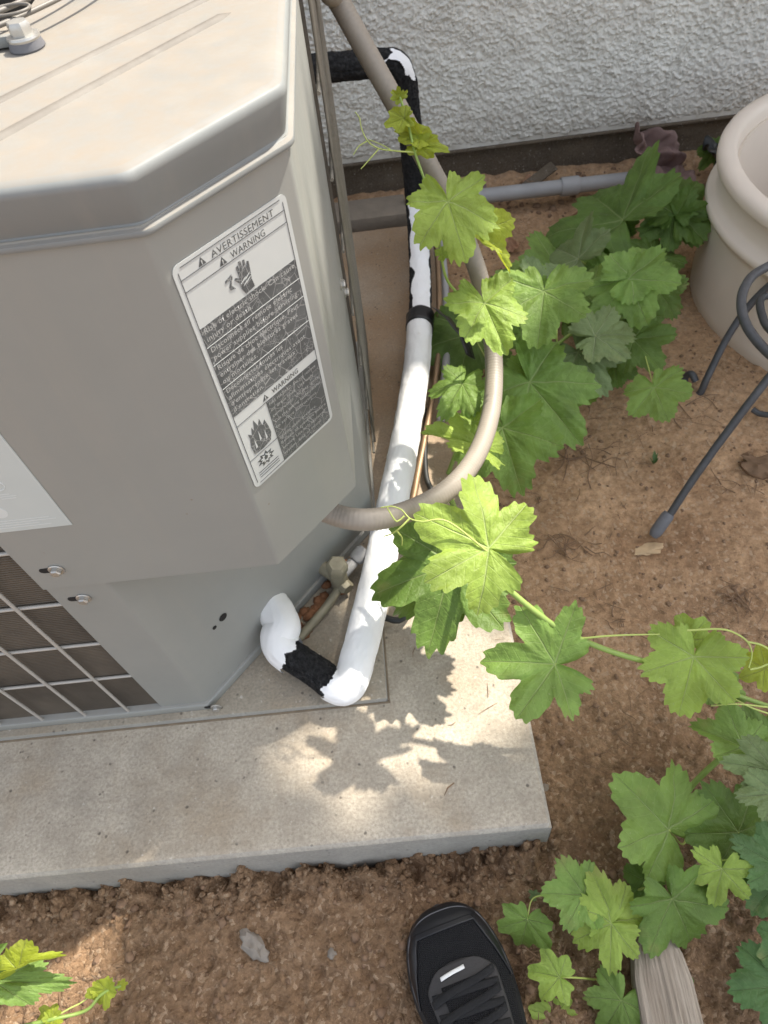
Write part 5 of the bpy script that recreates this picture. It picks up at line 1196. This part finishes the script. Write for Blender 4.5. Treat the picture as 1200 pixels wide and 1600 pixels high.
# fine crumbs and needles all over the soil: too many to count
rng = np.random.default_rng(4)
ico = bmesh.new(); bmesh.ops.create_icosphere(ico, subdivisions=1, radius=1); ico.verts.ensure_lookup_table()
iv = np.array([v.co[:] for v in ico.verts]); fi = np.array([[v.index for v in f.verts] for f in ico.faces]); ico.free()
n = 12000; px = rng.uniform(-.75, 1.15, n); py = rng.uniform(-.15, 1.9, n); keep = ~((px < .16) & (py > .185)); px, py = px[keep], py[keep]; n = len(px)
pz = ground_full(px, py); sz = .0007+.0042*rng.random(n)**6*(1+.6*(py < .25)+1.6*(py > 1.72))
jit = 1+.9*(rng.random((n, len(iv), 1))-.5); VV = (iv[None]*jit*sz[:, None, None]*np.array([1, 1, .7]))+np.stack([px, py, pz+sz*.2], 1)[:, None, :]
FF = (fi[None]+np.arange(n)[:, None, None]*len(iv)).reshape(-1, 3)
me = bpy.data.meshes.new('soil_crumbs'); me.from_pydata(VV.reshape(-1, 3).tolist(), [], FF.tolist()); me.update()
o = link_me('soil_crumbs', me, M['clod'], None, True); tag(o, 'loose brown crumbs of earth scattered over the soil', 'soil', kind='stuff')

n = 900; px = rng.uniform(-.75, .17, n); py = .186-.05*rng.random(n)**2; sz = .0012+.0060*rng.random(n)**3
pz = ground_full(px, py)+.004*rng.random(n)
jit = 1+.9*(rng.random((n, len(iv), 1))-.5); VV = (iv[None]*jit*sz[:, None, None])+np.stack([px, py, pz], 1)[:, None, :]
FF = (fi[None]+np.arange(n)[:, None, None]*len(iv)).reshape(-1, 3)
me = bpy.data.meshes.new('edge_crumbs'); me.from_pydata(VV.reshape(-1, 3).tolist(), [], FF.tolist()); me.update()
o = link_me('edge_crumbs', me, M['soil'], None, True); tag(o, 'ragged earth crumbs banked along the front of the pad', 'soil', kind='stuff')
n = 1500; V = []; F = []
for k in range(n):
    x = rng.uniform(-.7, 1.2); y = rng.uniform(-.12, 1.85)
    if x < .16 and y > .18 and (x < -.03 or rng.random() < .8): continue
    a = rng.uniform(0, 6.28); l_ = rng.uniform(.004, .02)*(1.6 if rng.random() < .1 else 1); w_ = rng.uniform(.0003, .0009); z = (gz_at(x, y) if not (x < .15 and y > .19) else 0)+.0012
    d = np.array([math.cos(a), math.sin(a), rng.uniform(-.1, .1)])*l_; q = np.array([-math.sin(a), math.cos(a), 0])*w_; b = np.array([x, y, z]); i = len(V)
    m_ = b+q*rng.uniform(-4, 4)+np.array([0, 0, w_*2])
    for pt_ in (b-d-q, b-d+q, m_+q, m_-q, b+d+q*.4, b+d-q*.4, m_+np.array([0, 0, w_])): V.append(tuple(pt_))
    F += [(i, i+1, i+2, i+6), (i, i+6, i+3), (i+6, i+2, i+4), (i+3, i+6, i+4, i+5)]
o = link('dry_litter', V, F, M['twig']); tag(o, 'fine dry needles and shreds scattered over the soil', 'litter', kind='stuff')

# ------------------------------------------------------------------ unseen tree added to the right, crown shaped to dapple the light
tree = tag(empty('added_shade_tree'), 'unseen leafy tree added to the right, crown shaped to shade the scene', 'tree')
def ground_of(P_): return P_-SUN*(P_.z/SUN.z)
tr_base = Vector((4.6, 1.2, -.15)); ck = np.array(SUN)*3.8+np.array([.4, .2, 0])
tube('trunk', [tuple(tr_base), (4.65, 1.3, 1.0), (4.3, 1.6, 1.9), (3.5, 1.9, 2.7)], .13, M['bark'], tree, 16, .08, lambda S, TH: .014*(fbm(S*6, TH*3, 3, 2)-.5), None, .55)
for k, e_ in enumerate([(-.6, -.4, 0), (-.3, .6, .2), (.5, -.5, .1), (.6, .5, .3)]):
    tube('limb', [(4.3, 1.6, 1.9), tuple((np.array((4.3, 1.6, 1.9))+ck+np.array(e_))/2+np.array([0, 0, .2])), tuple(ck+np.array(e_))], .05, M['bark'], tree, 10, .08, None, None, .35)
rng = np.random.default_rng(11); pts = []
def in_poly(x, y, P_):
    c = False
    for (xa, ya), (xb, yb) in zip(P_, P_[1:]+P_[:1]):
        if (ya > y) != (yb > y) and x < (xb-xa)*(y-ya)/(yb-ya)+xa: c = not c
    return c
gaps = TREE_GAPS  # openings left in the crown so sun lands on pad, lid and pipe
V = []; F = []
for k in range(5200):
    g = (rng.uniform(-.7, 1.5), rng.uniform(-.6, 1.0)); t = rng.uniform(3.4, 4.1)
    if any(in_poly(g[0], g[1], P_) for P_ in gaps): continue
    p = np.array([g[0], g[1], 0])+np.array(SUN)*t; s = rng.uniform(.05, .085)
    n = rng.normal(size=3)*.55+np.array(SUN); n /= np.linalg.norm(n); a = np.cross(n, rng.normal(size=3)); a /= np.linalg.norm(a); b = np.cross(n, a); i = len(V)
    for u, v_ in ((-1, 0), (-.45, .55), (.3, .5), (1, 0), (.3, -.5), (-.45, -.55)): V.append(tuple(p+(a*u+b*v_)*s+n*(-.25*u*u*s)))
    F.append((i, i+1, i+2, i+3)); F.append((i, i+3, i+4, i+5))
link('crown', V, F, M['treeleaf'], tree)
